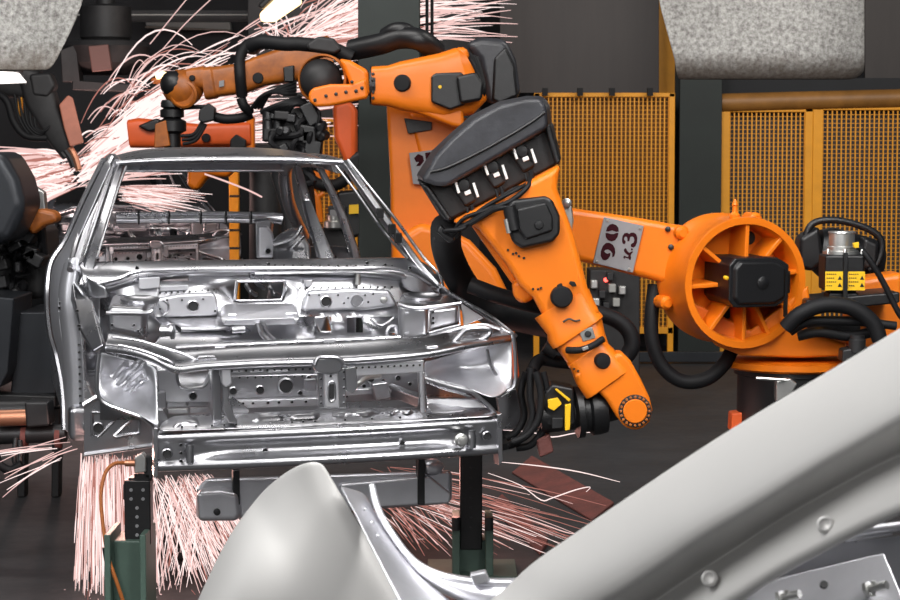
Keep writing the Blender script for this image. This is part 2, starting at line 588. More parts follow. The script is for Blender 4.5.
MB().loft([[Q(424, 384, .5), Q(446, 386, .5), Q(446, 392, .5), Q(424, 392, .5)], [Q(426, 398, .16), Q(480, 398, .12), Q(494, 414, .10), Q(426, 414, .14)]]).build('frame_rail', 'steel', car, bevel=.008)
MB().loft([[Q(426, 404, .12), Q(446, 400, .2), Q(456, 402, .2)], [Q(432, 414, .06), Q(458, 412, .08), Q(468, 410, .08)]]).build('rail_gusset', 'plate', car, bevel=.004)
ribbon('rail_edge', [ql([(424, 378), (448, 386), (472, 392), (490, 412), (497, 418)], .16), ql([(424, 382), (446, 391), (468, 398), (484, 416), (490, 422)], .14)], n=16, solid=.012)


# ---- inner wheel arch panels either side
def blend(T, B, n=14, bulge=.1, m=16):
    T = resample(smooth_path(T), m)
    B = resample(smooth_path(B), m)
    rows = []
    for i in range(n):
        t = i / (n - 1)
        rows.append([a.lerp(b, t) + V((0, bulge * math.sin(math.pi * t) * math.sin(math.pi * j / (m - 1)), 0)) for j, (a, b) in enumerate(zip(T, B))])
    return rows


ALR = blend([Q(101, 352, .28), Q(118, 357, .20), Q(140, 362, .14), Q(156, 366, .10)],
                     [Q(98, 396, .26), Q(118, 409, .16), Q(140, 416, .09), Q(158, 428, .03)], bulge=.12)
al = MB().grid(ALR).build('wheel_arch_panel', 'plate', car, solid=.006, sub=1)


def proj(l):                        # car point to picture coordinates
    w = V((OX + l.x * CY - l.y * SY, OY + l.x * SY + l.y * CY, l.z - EYE))
    c, s = math.cos(TH), math.sin(TH)
    z = w.y * c - w.z * s
    return 450 + F * w.x / z, 300 - F * (w.y * s + w.z * c) / z


def on_sheet(rows, px, py, lift=.006):
    best = min((p for r in rows for p in r), key=lambda p: (proj(p)[0] - px) ** 2 + (proj(p)[1] - py) ** 2)
    return Q(px, py, best.y - lift)


LXR = [resample(smooth_path([p.lerp(q, t_) for p, q in zip(resample(l0, 12), resample(l1, 12))], 3), 90) for l0, l1 in zip(LXL, LXL[1:]) for t_ in (0, .2, .4, .6, .8)]
for pp in ([(252, 422), (284, 420), (284, 412), (256, 413)], [(290, 419.5), (321, 418), (320, 410.5), (290, 412)], [(332, 417.5), (382, 415.5), (380, 409), (332, 411)], [(390, 414.5), (414, 413.5), (412, 407), (390, 408.5)], [(172, 428), (200, 425.5), (198, 418), (176, 420)]):
    rows = []
    for q in range(7):
        row = []
        for s_ in range(9):
            xa = pp[0][0] + (pp[3][0] - pp[0][0]) * q / 6
            xb = pp[1][0] + (pp[2][0] - pp[1][0]) * q / 6
            ya = pp[0][1] + (pp[3][1] - pp[0][1]) * q / 6
            yb = pp[1][1] + (pp[2][1] - pp[1][1]) * q / 6
            ed = 1 if 0 < q < 6 and 0 < s_ < 8 else 0
            p_ = on_sheet(LXR, xa + (xb - xa) * s_ / 8, ya + (yb - ya) * s_ / 8, .003)
            row.append(p_ + V((0, -.004 * ed, .010 * ed)))
        rows.append(row)
    MB().grid(rows).build('raised_pad', 'steel', lx, sub=1)
for a, b in (((124, 376), (142, 359)), ((117, 384), (136, 365)), ((126, 390), (143, 376)), ((112, 378), (126, 364))):
    for k_, (dx, dy, rr_) in enumerate(((0, 0, .012), (4, 2.5, .007), (-3, -2, .006))):
        pts = [on_sheet(ALR, a[0] + (b[0] - a[0]) * q / 6 + dx, a[1] + (b[1] - a[1]) * q / 6 + dy) for q in range(7)]
        if k_ < 2:
            MB().tube(pts, rr_, 10).build('pressed_rib', 'plate', al)
bead('arch_flange', [(99, 354), (97, 375), (98, 394), (106, 404), (124, 411), (142, 418), (154, 430), (156, 450)], .10, .008, parent=al)
MB().grid(blend([Q(156, 366, .10), Q(157, 380, .2), Q(157, 388, .3)], [Q(158, 428, .03), Q(152, 410, .3), Q(152, 400, .4)], bulge=0)).build('arch_return', 'steel', al, solid=.004)
ar = MB().grid(blend([Q(424, 362, .04), Q(450, 355, .06), Q(480, 346, .10), Q(512, 334, .16)],
                     [Q(424, 378, .12), Q(452, 384, .10), Q(472, 390, .06), Q(494, 398, .03), Q(513, 386, .12)], bulge=.14)).build('wheel_arch_panel', 'plate', car, solid=.006, sub=1)
bead('arch_flange', [(513, 334), (515, 352), (515, 384), (505, 392), (496, 397)], .10, .008, parent=ar)
bead('arch_flange', [(424, 378), (450, 386), (470, 391), (482, 400), (494, 412), (500, 430), (500, 462)], .06, .009, parent=ar)
bead('arch_crease', [(487, 350), (492, 368), (505, 386)], .15, .007, parent=ar)
MB().cslab([(497, 398), (516, 388), (522, 402), (520, 428), (502, 430)], .3, .03).build('fender_bracket', 'steel', ar, bevel=.004)

# ---- suspension strut towers
def tower(pf, pb, v0, v1, z0, name='strut_tower'):
    """front face outline pf at depth v0 (bottom-left, bottom-right, top-right, top-left), top rear edge pb at v1"""
    a = [Q(x, y, v0) for x, y in pf]
    b = [Q(x, y, v1) for x, y in pb]        # top-right, top-left at the back
    br, bl = V((a[1].x * .4 + b[0].x * .6, v1, a[1].z)), V((b[1].x, v1, a[0].z))
    return MB().loft([[a[0], a[1], br, bl], [a[3], a[2], b[0], b[1]]]).build(name, 'steel', car, bevel=.028, seg=4)


t1 = tower([(108, 332), (147, 341), (147, 308), (107, 306)], [(160, 297), (112, 293)], .42, .82, .9)
bead('tower_seam', [(106, 313), (125, 313), (147, 313), (153, 310)], .415, .008, parent=t1, k=3)
MB().lathe(Q(140, 299, .6), (0, -.1, 1), [(.075, -.01), (.08, .004), (.065, .007), (.05, -.004)], 24).build('strut_mount', 'steel', t1)
for x, y in ((112, 325), (134, 325), (138, 331)):
    ring_hole(x, y, .414, 1.2, t1)
MB().lathe(Q(161, 331, .5), (1, -.3, 0), [(.09, -.10), (.06, -.03), (.025, 0), (.022, .04), (.034, .042), (.034, .052)], 20).build('tower_boss', 'steel', t1)
t2 = tower([(399, 346), (430, 338), (430, 306), (398, 302)], [(440, 295), (400, 292)], .40, .86, .9)
t3 = tower([(426, 334), (461, 326), (461, 303), (427, 307)], [(452, 294), (405, 293)], .42, .86, .9)
bead('tower_seam', [(398, 304), (412, 308), (430, 307), (461, 303)], .40, .008, parent=t3, k=3)
MB().lathe(Q(423, 296, .6), (0, -.1, 1), [(.075, -.01), (.08, .004), (.065, .007), (.05, -.004)], 24).build('strut_mount', 'steel', t2)
bead('panel_rim', [(429, 332), (429, 308), (459, 304), (460, 325), (429, 333)], .412, .006, parent=t3, k=0)
for y in (312, 318, 323):
    ring_hole(433, y, .414, 1.3, t3)
MB().cslab([(405, 313), (409, 312), (409, 314), (405, 315)], .39, .01).build('tab', 'plate', t2)
MB().cslab([(405, 333), (409, 332), (409, 334), (405, 335)], .39, .01).build('tab', 'plate', t2)
ribbon('tower_apron', [ql([(426, 334), (445, 330), (461, 326)], .42), ql([(420, 346), (440, 334), (462, 326)], .28)], n=12, solid=.005)

# ---- fender rails, left one bracket shaped
lr = MB().loft([[Q(72, 282, 1.0), Q(86, 298, .98), Q(86, 306, .98), Q(70, 300, 1.0)],
                [Q(74, 300, .9), Q(92, 300, .86), Q(96, 318, .86), Q(76, 318, .9)],
                [Q(80, 330, .6), Q(96, 318, .58), Q(104, 336, .56), Q(85, 342, .6)],
                [Q(92, 351, .36), Q(103, 344, .34), Q(105, 347, .34), Q(96, 353, .36)]]).build('fender_rail', 'steel', car, bevel=.012, seg=3)
bead('rail_edge', [(75, 283, .95), (86, 298, .9), (92, 308, .8), (98, 324, .6), (104, 344, .35)], 0, .008, parent=lr)
for x, y in ((77, 311), (79, 326), (80, 329)):
    ring_hole(x, y, .62, 1.6, lr)
rr = MB().loft([[Q(436, 283, 1.0), Q(446, 292, 1.0), Q(446, 302, 1.0), Q(438, 298, 1.0)],
                [Q(458, 298, .7), Q(470, 306, .7), Q(470, 314, .7), Q(460, 310, .7)],
                [Q(500, 326, .22), Q(515, 334, .2), Q(514, 342, .2), Q(502, 336, .22)]]).build('fender_rail', 'steel', car, bevel=.008, seg=3)
bead('rail_edge', [(440, 286, .98), (462, 300, .7), (490, 316, .4), (516, 336, .17)], 0, .007, parent=rr)
MB().prism([Q(461, 303, .5), Q(484, 318, .4), Q(464, 326, .4)], (0, .01, 0)).build('rail_gusset', 'plate', rr, bevel=.003)

# ---- firewall with real openings
xs = [100, 139, 160, 189, 237, 284, 300, 316, 331, 347, 363, 389, 397, 440]
ys = [(274, 1.02), (277, 1.0), (281, .99), (289, .98), (300, .97), (317, .94), (333, .80), (347, .70), (375, .62), (420, .60)]
HO = {(4, 2): 0, (4, 3): 0}
rows = [[Q(x, y, v) for x in xs] for y, v in ys]


def skip(i, j):
    y0, x0 = ys[i][0], xs[j]
    if x0 == 237 and y0 in (281, 289):
        return True
    if x0 == 160 and y0 in (277,):
        return True
    if x0 in (316, 347) and y0 == 317:
        return True
    if x0 == 389 and y0 in (333,):
        return True
    return False


fw = MB().grid(rows, skip).build('firewall', 'steel', car, solid=.005)
MB().cslab([(139, 278), (160, 277), (160, 288), (139, 289)], .93, .03).build('vent_light_panel', 'plate', fw, bevel=.004)  # bright plate standing in for light seen through the vent
MB().cslab([(160, 286), (188, 285), (188, 290), (160, 291)], .95, .03).build('vent_ledge', 'plate', fw, bevel=.003)
q = MB().cslab([(153, 299), (180, 294), (213, 292.5), (217, 297), (219, 315), (213, 316.5), (166, 318)], .91, .04).build('raised_panel', 'plate', fw, bevel=.014, seg=3)
ring_hole(193, 306, .905, 5, q)
for x, y in ((167, 300), (182, 300), (203, 299), (160, 309), (215, 311)):
    ring_hole(x, y, .907, 1.0, q)
bead('pressed_ring', [(163, 300), (168, 304), (168, 311), (163, 316)], .905, .005, parent=q)
q = MB().cslab([(302, 311), (308, 291), (347, 288.5), (390, 290), (398, 306), (368, 310)], .90, .05).build('raised_panel', 'plate', fw, bevel=.014, seg=3)
ring_hole(326, 301.5, .895, 5, q)
c = Q(357, 301, .895)
MB().lathe(c, (0, -1, 0), [(.028, -.004), (.027, .006), (.022, .001), (.006, .001), (.004, .003)], 24).build('pressed_disc', 'steel', q)
MB().lathe(Q(384, 300, .895), (0, -1, 0), [(.016, -.004), (.013, .008), (.004, .010)], 16).build('pressed_stud', 'alu', q)
for x, y in ((309, 295), (319, 295), (338, 295), (348, 298), (344, 303), (368, 302), (365, 295), (373, 294)):
    ring_hole(x, y, .897, 1.0, q)
# bright stepped box over the tunnel
sb = MB().loft([[Q(226, 304, .93), Q(292, 303, .93), Q(297, 306, .93), Q(220, 307, .93)],
                [Q(224, 305, .88), Q(293, 304, .88), Q(300, 318, .76), Q(221, 320, .76)],
                [Q(226, 320, .74), Q(294, 318, .74), Q(296, 325, .76), Q(224, 326, .76)]]).build('tunnel_step', 'plate', fw, bevel=.012, seg=3)
MB().tube([Q(228, 315, .77), Q(236, 315, .77)], .007, 8).build('pressed_bead', 'plate', sb)
MB().tube([Q(286, 314, .77), Q(296, 313.5, .77)], .007, 8).build('pressed_bead', 'plate', sb)
bead('opening_flange', [(237, 281), (284, 280.5), (284, 290), (281, 300), (240, 301), (235, 300), (237, 281)], .965, .007, parent=fw, k=0)
ribbon('left_shelf', [ql([(166, 318), (222, 317)], .93), ql([(181, 328), (229, 326)], .80), ql([(181, 332), (229, 330)], .80)], m='plate', parent=fw, n=4, sub=0)
bead('shelf_edge', [(181, 329), (215, 329), (230, 327), (240, 330)], .79, .009, parent=fw)
bead('slot_rim', [(315, 318), (328, 316), (332, 330), (331, 332), (320, 332), (315, 322), (315, 318)], .87, .006, parent=fw, k=0)
bead('slot_rim', [(347, 317), (362, 317), (366, 334)], .88, .005, parent=fw, k=0)
bead('floor_rib', [(258, 323), (262, 334), (272, 343)], .74, .012, parent=fw, k=3)
bead('floor_rib', [(264, 323), (268, 333), (278, 342)], .74, .006, parent=fw, k=3)
MB().tube([Q(232, 330, .73), Q(245, 329, .73)], .014, 10).build('pressed_bead', 'steel', fw)
for x, y in ((246, 291), (254, 284), (270, 293)):
    MB().tube(smooth_path([Q(x, y - 6, 1.08), Q(x + 4, y, 1.05), Q(x + 10, y + 4, 1.1)], 4), .010, 8).build('inner_brace', 'steel', fw)
MB().cslab([(269, 283), (285, 283), (283, 296), (272, 296)], 1.2, .03).build('inner_plate', 'steel', fw)
MB().cslab([(304, 280), (313, 279.5), (312, 286), (306, 287)], .95, .03).build('hook_tab', 'plate', fw, bevel=.003)
MB().tube([Q(358, 272, .95), Q(358, 285, .95)], .012, 10).build('locating_pin', 'alu', fw)
# tall loop bracket on the right
bead('loop_bracket', [(388, 348), (387, 332), (391, 327), (396, 328), (398, 348)], .62, .009, parent=fw, k=3)
bead('loop_wire', [(370, 319), (376, 324), (384, 325), (394, 318)], .7, .006, parent=fw)

# subframe crossmember behind the carrier
sf = MB().loft([[Q(176, 348, .44), Q(240, 345, .42), Q(330, 340.5, .42), Q(402, 337, .44), Q(402, 334, .6), Q(330, 337, .6), Q(240, 341, .6), Q(176, 344, .6)],
                [Q(176, 360, .44), Q(240, 357, .42), Q(330, 352, .42), Q(402, 349, .44), Q(402, 349, .6), Q(330, 352, .6), Q(240, 357, .6), Q(176, 360, .6)]]).build('subframe', 'steel', car, bevel=.006)
bead('subframe_edge', [(176, 348), (205, 346), (240, 344.5), (328, 340.5), (402, 337)], .415, .007, parent=sf)
ring_hole(252, 347.5, .41, 3.2, sf)
ring_hole(291, 345.5, .41, 3.2, sf)
bead('chevron', [(267, 345), (271, 348), (276, 345)], .41, .005, parent=sf, k=0)
MB().cslab([(215, 347), (226, 346.5), (226, 354), (215, 355)], .39, .02).build('frame_lug', 'plate', sf, bevel=.003)
MB().cslab([(324, 339), (336, 338.5), (336, 343), (324, 343.5)], .39, .03).build('frame_lug', 'plate', sf, bevel=.004)
ring_hole(350, 347, .41, 5, sf)
for x in (372, 382, 390):
    MB().cslab([(x, 341), (x + 5, 340.5), (x + 5, 350), (x, 350.5)], .40, .02).build('frame_tab', 'plate', sf, bevel=.003)

# ---- windscreen frame: cowl, pillars, header
cw = ribbon('cowl', [ql([(78, 260), (100, 261), (180, 260), (260, 259), (340, 258), (412, 258), (434, 270)], 1.06),
                     ql([(80, 270), (110, 273), (180, 267), (260, 266), (340, 266), (400, 266), (440, 286)], .96),
                     ql([(84, 284), (104, 287), (140, 276), (180, 271), (260, 270), (340, 270), (400, 276), (440, 293)], .93),
                     ql([(84, 288), (104, 290), (140, 279), (180, 274), (260, 273), (340, 273), (400, 279), (440, 296)], .95),
                     ql([(84, 296), (104, 297), (140, 287), (180, 278), (260, 276), (340, 276), (400, 282), (440, 300)], 1.02)], n=40)
bead('cowl_edge', [(98, 284, .93), (120, 278, .93), (142, 271, .92), (200, 269, .92), (262, 268, .92), (340, 268.5, .92), (400, 269, .92), (432, 284, .92)], 0, .009, parent=cw)
bead('cowl_edge', [(255, 273.5), (300, 273), (352, 272), (400, 275)], .93, .006, parent=cw)
for x, y in ((109, 275), (137, 268), (162, 270), (268, 264), (367, 263), (385, 265), (410, 268)):
    ring_hole(x, y, .965, 1.6, cw)
ribbon('cowl_corner_sheet', [ql([(76, 268), (74, 285)], 1.05), ql([(90, 280), (88, 300)], .9), ql([(106, 287), (110, 298)], .85)], parent=cw, n=6, sub=1)
ribbon('cowl_corner_sheet', [ql([(398, 272), (402, 288)], .95), ql([(420, 276), (418, 294)], .92), ql([(440, 288), (436, 299)], .95)], parent=cw, n=6, sub=1)


def pillar(name, pts, w, d, m='steel', parent=car):
    """box-section post through points [(px, py, v)] with widths in px and depth in m"""
    c = [Q(*p) for p in pts]
    rings = []
    for i, p in enumerate(c):
        ww = (w[i] if isinstance(w, (list, tuple)) else w) / F * (8 + pts[i][2]) / 2
        dd = d / 2
        rings.append([p + V((sx * ww, sy * dd, 0)) for sx, sy in ((-1, -.6), (-.7, -1), (.7, -1), (1, -.6), (1, 1), (-1, 1))])
    return MB().loft(rings).build(name, m, parent, bevel=.004)


ap = pillar('windscreen_pillar', [(121, 163, 1.72), (112, 190, 1.5), (100, 228, 1.24), (90, 260, 1.06), (84, 284, 1.0)], [8, 9, 10, 12, 16], .10)
bead('pillar_flange', [(126, 167, 1.62), (117, 192, 1.42), (106, 228, 1.16), (97, 258, .98)], 0, .006, parent=ap, k=3)
bead('pillar_flange', [(113, 166, 1.68), (103, 192, 1.46), (90, 230, 1.2), (80, 264, 1.02)], 0, .007, parent=ap, k=3)
ap2 = pillar('windscreen_pillar', [(343, 160, 1.72), (362, 187, 1.5), (388, 224, 1.24), (414, 260, 1.06), (438, 288, 1.0)], [8, 9, 9, 10, 11], .10)
bead('pillar_flange', [(336, 166, 1.62), (356, 192, 1.42), (384, 232, 1.16), (408, 259, .98)], 0, .006, parent=ap2, k=3)
bead('pillar_flange', [(348, 160, 1.68), (368, 185, 1.46), (396, 220, 1.2), (424, 258, 1.03), (440, 276, .98), (444, 296, .96)], 0, .007, parent=ap2, k=3)
for x, y, v in ((380, 213, 1.27), (392, 229, 1.17), (398, 238, 1.12)):
    MB().box(Q(x, y, v - .06), (.03, .03, .045)).build('pillar_clip', 'black', ap2, bevel=.004)

# roof skin and headers
rl, rrt = Q(113, 162, 1.66), Q(343, 161, 1.66)
rows = []
uc = (rl.x + rrt.x) / 2
hw = (rrt.x - rl.x) / 2
for i in range(13):
    t = i / 12
    v = 1.64 + 1.35 * t
    crown = .085 * math.sin(math.pi * min(t * .62 + .16, 1)) + .0
    z = rl.z * .5 + rrt.z * .5 - .006 + crown - .028
    row = []
    for j in range(21):
        s = -1 + j / 10
        w = hw * (1.0 - .14 * t)
        row.append(V((uc + s * w, v + .10 * s * s * (1 if t < .3 else 0) * (1 - t / .3 if t < .3 else 0), z - .045 * s ** 4 + .012)))
    rows.append(row)
rf = MB().grid(rows).build('roof', 'steel', car, solid=.006, sub=1)
hd = ribbon('windscreen_header', [ql([(112, 161), (160, 157.5), (228, 156.5), (300, 157), (346, 160)], 1.645), ql([(116, 163), (160, 160), (228, 159), (300, 159.5), (342, 162)], 1.625),
                                  ql([(119, 165), (160, 162.5), (228, 161.5), (300, 162), (341, 164)], 1.64), ql([(120, 166), (160, 163.8), (228, 162.8), (300, 163.3), (340, 165)], 1.68)], n=24)
bead('header_edge', [(116, 163), (160, 160.6), (228, 159.6), (300, 160), (343, 162)], 1.628, .006, parent=hd)
z0 = rl.z
MB().box((uc, 3.02, z0 - .03), (1.72 * hw, .09, .06)).build('rear_header', 'steel', car, bevel=.012)

# ---- body sides: roof rail, posts, hinge pillar, sill, quarter panel
UB = -.16


def side(sgn):
    ue = UB + .80 * sgn
    ut = uc + hw * .98 * sgn
    ur = uc + hw * .86 * sgn
    sm = 'steel'
    dr = MB().tube(smooth_path([V((ut * .99, 1.70, z0 - .02)), V((ut * .7 + ur * .3, 2.1, z0 + .0)), V((ut * .4 + ur * .6, 2.6, z0)), V((ur, 3.0, z0 - .03)), V((ur + .06 * sgn, 3.35, z0 - .22)), V((ue - .20 * sgn, 3.75, 1.42))], 6), .035, 10).build('roof_rail', sm, car)
    # centre post
    if sgn < 0:
      MB().loft([[V((ut * .7 + ur * .3, y, z0 - .02)) for y in (2.14, 2.22)] + [V((ut * .7 + ur * .3 - .05 * sgn, y, z0 - .02)) for y in (2.22, 2.14)],
               [V((ue - .02 * sgn, y, 1.36)) for y in (2.02, 2.16)] + [V((ue - .10 * sgn, y, 1.36)) for y in (2.16, 2.02)],
               [V((ue + .0 * sgn, y, .80)) for y in (2.00, 2.20)] + [V((ue - .12 * sgn, y, .80)) for y in (2.20, 2.00)]]).build('centre_post', sm, car, bevel=.012)
    # sill
    MB().box((ue - .06 * sgn, 2.15, .75), (.14, 2.3, .15)).build('sill', sm, car, bevel=.03, seg=3)
    # quarter panel with bulging haunch, rear wheel arch cut by its lower edge
    rows = []
    for k in range(15):
        y = 2.95 + 1.2 * k / 14
        arch = .74 + .34 * math.sqrt(max(0, 1 - ((y - 3.45) / .36) ** 2)) if abs(y - 3.45) < .36 else .74
        top = 1.40 - .05 * (k / 14)
        rows.append([V((ue - sgn * .12 * k / 14 - sgn * .06 + sgn * (.03 * math.sin(math.pi * q / 8) - .02 * (q / 8)), y, arch + (top - arch) * q / 8)) for q in range(9)])
    MB().grid(rows).build('quarter_panel', sm, car, solid=.006, sub=1)
    if sgn < 0:
      MB().loft([[V((ue - .12 * sgn, y, 1.38)) for y in (2.9, 3.8)] + [V((ue - .20 * sgn, y, 1.38)) for y in (3.8, 2.9)],
               [V((ur + .01 * sgn, y, z0 - .06)) for y in (2.95, 3.12)] + [V((ur - .05 * sgn, y, z0 - .06)) for y in (3.12, 2.95)]]).build('rear_post', sm, car, bevel=.012)
    # inner rear wheel housing
    MB().ball((UB + .52 * sgn, 3.45, .92), .36, (.5, 1.0, 1.1), 18).build('wheel_housing', sm, car)


side(-1)
side(1)
# left door opening edge seen outside the pillar
hp = ribbon('hinge_pillar', [ql([(64, 262), (59, 284), (58, 305), (61, 330), (65, 380), (65, 432)], 1.14),
                             ql([(67, 260), (62, 284), (61, 305), (64, 330), (68, 380), (68, 432)], 1.09),
                             ql([(73, 256), (69, 284), (67, 305), (70, 330), (74, 380), (75, 433)], 1.06),
                             ql([(80, 258), (76, 284), (74, 308), (78, 338), (80, 380), (80, 434)], 1.06),
                             ql([(84, 262), (80, 284), (77, 310), (82, 340), (84, 380), (84, 434)], 1.02)], m='plate', n=24)  # paler metal chosen to stand in for bright reflections on the pillar
for x, y in ((61, 303), (66, 300), (60, 308), (66, 310), (73, 322), (76, 372), (75, 345)):
    ring_hole(x, y, 1.10, 1.7, hp)
MB().cslab([(58, 298), (69, 296), (69, 312), (58, 313)], 1.12, .02).build('hinge_plate', 'plate', hp, bevel=.004)
bead('door_flange', [(104, 160, 1.9), (84, 200, 1.75), (66, 240, 1.6), (52, 262, 1.55), (48, 285, 1.5), (48, 310, 1.5), (51, 335, 1.5), (57, 356, 1.5), (63, 390, 1.45), (65, 430, 1.4)], 0, .016, parent=hp)
ribbon('door_aperture', [ql([(106, 160), (86, 200), (68, 240), (54, 262), (50, 285), (50, 310), (53, 335), (59, 356), (64, 390), (67, 432)], 1.36), ql([(108, 162), (90, 200), (72, 240), (59, 262), (55, 285), (54, 310), (57, 335), (62, 356), (66, 390), (68, 432)], 1.27), ql([(112, 164), (96, 200), (80, 236), (70, 258), (62, 285), (60, 310), (62, 335), (66, 356), (68, 390), (70, 432)], 1.2)], n=40, m='plate', parent=hp)  # same paler metal, reflected brightness put into the colour
bead('door_flange', [(112, 158, 1.7), (97, 190, 1.5), (82, 226, 1.3), (74, 250, 1.15), (70, 270, 1.05)], 0, .014, parent=hp)
# lower corner plate with two pressed triangles
cp_ = cplate('lower_corner_plate', [(84, 406), (100, 398), (130, 404), (156, 420), (157, 445), (120, 450), (84, 455)], .62, .02, 'steel')
bead('pressed_triangle', [(92, 412), (122, 413), (98, 437), (92, 434), (92, 412)], .615, .007, parent=cp_, k=0)
bead('pressed_triangle', [(114, 436), (134, 417), (139, 420), (139, 433), (116, 437), (114, 436)], .615, .007, parent=cp_, k=0)
ring_hole(98, 428, .614, 5, cp_)
bead('plate_edge', [(84, 455), (120, 450), (157, 445)], .61, .008, parent=cp_, k=0)
bead('plate_edge', [(83, 405), (98, 396)], .61, .012, parent=cp_, k=0)
# floor pan, tunnel and rear structure
MB().box((UB, 2.2, .74), (1.5, 3.1, .03)).build('floor_pan', 'steel', car, bevel=.005)
MB().box((UB, 2.0, .82), (.3, 2.4, .16)).build('tunnel', 'steel', car, bevel=.04, seg=3)
sh = MB().tube([Q(116, 218, 3.05), Q(160, 217.5, 3.05), Q(220, 217, 3.05), Q(272, 218, 3.05), Q(282, 219, 3.05)], .030, 12).build('parcel_shelf_bar', 'steel', car)
for x in (138, 168, 200, 225, 250):
    MB().tube([Q(x, 217.5, 3.0), Q(x + 1.5, 217.5, 3.0)], .036, 12).build('bar_band', 'darkmetal', sh)
ln = MB().loft([[Q(255, 222, 2.9), Q(268, 219, 2.9), Q(272, 222, 2.9), Q(268, 258, 2.9), Q(256, 258, 2.9)], [Q(257, 222, 3.1), Q(270, 219, 3.1), Q(274, 222, 3.1), Q(270, 258, 3.1), Q(258, 258, 3.1)]]).build('seat_back_panel', 'steel', car, bevel=.01)
MB().cslab([(258, 226), (268, 226), (273, 232), (276, 245), (274, 258), (258, 258)], 2.85, .03).build('panel_pressing', 'plate', ln, bevel=.02, seg=3)
ring_hole(268, 251, 2.84, 2.5, ln)
rh = MB().loft([[Q(272, 242, 2.7), Q(280, 232, 2.75), Q(300, 230, 2.8), Q(310, 245, 2.7), Q(312, 262, 2.6), Q(272, 262, 2.6)],
                [Q(280, 238, 3.0), Q(286, 228, 3.1), Q(300, 227, 3.1), Q(306, 240, 3.1), Q(308, 262, 3.1), Q(280, 262, 3.1)]]).build('rear_arch_housing', 'steel', car, bevel=.03, seg=3)
bead('housing_seam', [(273, 244), (284, 241), (296, 236), (302, 226)], 2.68, .012, parent=rh)
bead('housing_seam', [(276, 258), (290, 250), (304, 236)], 2.68, .010, parent=rh)
pillar('rear_side_post', [(297, 166, 2.4), (306, 200, 2.4), (314, 225, 2.3), (326, 258, 2.2)], [7, 9, 13, 17], .06)
pillar('side_post', [(320, 168, 1.9), (331, 190, 1.9), (343, 218, 1.9), (354, 250, 1.9), (360, 285, 1.9)], [6, 7, 8, 9, 9], .06)
# beam hanging below the nose
lb2 = MB().loft([[Q(196, 487, .45), Q(206, 478, .45), Q(452, 470, .45), Q(452, 502, .45), Q(440, 505, .45), Q(206, 521, .45), Q(196, 519, .45)],
                 [Q(196, 486, .65), Q(206, 479, .65), Q(452, 472, .65), Q(452, 498, .65), Q(440, 500, .65), Q(206, 516, .65), Q(196, 514, .65)]]).build('under_beam', 'plate', car, bevel=.02, seg=3)  # paler metal stands in for the brightly lit front face
MB().loft([[Q(196, 492, .40), Q(220, 490, .40), Q(238, 494, .40), Q(240, 516, .40), Q(234, 520, .40), Q(198, 521, .40)],
           [Q(200, 486, .48), Q(220, 484, .48), Q(242, 488, .48), Q(244, 518, .48), Q(234, 521, .48), Q(198, 521, .48)]]).build('beam_end', 'plate', lb2, bevel=.02, seg=3)
for x in (217, 442):
    MB().lathe(Q(x, 512 if x < 300 else 497, .39 if x < 300 else .44), (0, -1, 0), [(.014, -.01), (.014, .004), (.006, .006)], 12).build('bolt', 'darkmetal', lb2)
for x, y0, y1 in ((236, 470, 505), (421, 458, 505)):
    MB().cslab([(x - 3, y0), (x + 4, y0), (x + 4, y1), (x - 3, y1)], .41, .05).build('beam_hanger', 'darkmetal', lb2, bevel=.004)
MB().ball(Q(432, 467, .45), .05, (1, .7, .7)).build('rubber_block', 'plate', lb2)
MB().cslab([(340, 484), (430, 476), (452, 494), (450, 504), (340, 510)], .42, .05).build('beam_face', 'plate', lb2, bevel=.012)


# rows of spot welds along the flanges
def spots(pa, pb, n, va, vb, parent, r=.0045):
    mb = MB()
    for i in range(n):
        t = i / (n - 1)
        c = Q(pa[0] + (pb[0] - pa[0]) * t, pa[1] + (pb[1] - pa[1]) * t, va + (vb - va) * t)
        mb.lathe(c, (0, -1, .2), [(r, -.004), (r * .9, .001), (r * .3, -.0005)], 8)
    o = mb.build('spot_welds', 'darkmetal', parent)
    o['kind'] = 'stuff'
    return o


spots((180, 351), (398, 342), 26, .405, .425, sf)
spots((232, 371), (310, 369), 12, .012, .012, fr)
spots((350, 368), (420, 365), 12, .0, .0, rb)
spots((160, 293), (214, 290), 10, .955, .955, fw, .005)
spots((300, 288), (392, 287), 14, .955, .955, fw, .005)
spots((128, 272), (245, 265), 14, .955, .955, cw, .004)
spots((275, 265), (392, 266), 14, .955, .955, cw, .004)
spots((232, 378), (318, 376), 12, .412, .412, bp)
spots((79, 345), (81, 425), 12, 1.03, 1.03, hp, .006)


# ================================================================== ROBOTS
def screw(px, py, Y, rpx, parent, m='alu'):
    c = P(px, py, Y)
    r = rpx / F * Y
    return MB().lathe(c, (0, -1, 0), [(r, -.004), (r, .003), (r * .6, .006)], 10).build('screw', m, parent)


# ---- robot "90 R.3" on the right
R1 = thing('welding_robot', 'large orange welding robot at right with the grey plate reading 90 R.3', 'robot', G(792, 590).xyz)
R1.location = (P(792, 430, 9.05).x, 9.05, 0)
ORG[R1] = V(R1.location)
pc = P(792, 365, 9.05)
MB().lathe((pc.x, 9.05, 0), (0, 0, 1), [(.30, 0), (.30, .02), (.24, .03), (.235, pc.z - .04), (.25, pc.z - .035), (.25, pc.z - .01)], 48).build('pedestal', 'black', R1)
MB().slab([(732, 414), (746, 412), (746, 432), (731, 432)], 8.98, .12).build('pedestal_bracket', 'red_orange', R1, bevel=.006)
# turntable casting
MB().lathe((pc.x, 9.05, pc.z - .012), (0, 0, 1), [(.27, 0), (.29, .01), (.29, .035), (.25, .045)], 48).build('turntable', 'orange', R1)
HN = V((.30, -.95, -.03)).normalized()
HC = P(746, 283, 8.72)
k = 8.72 / F
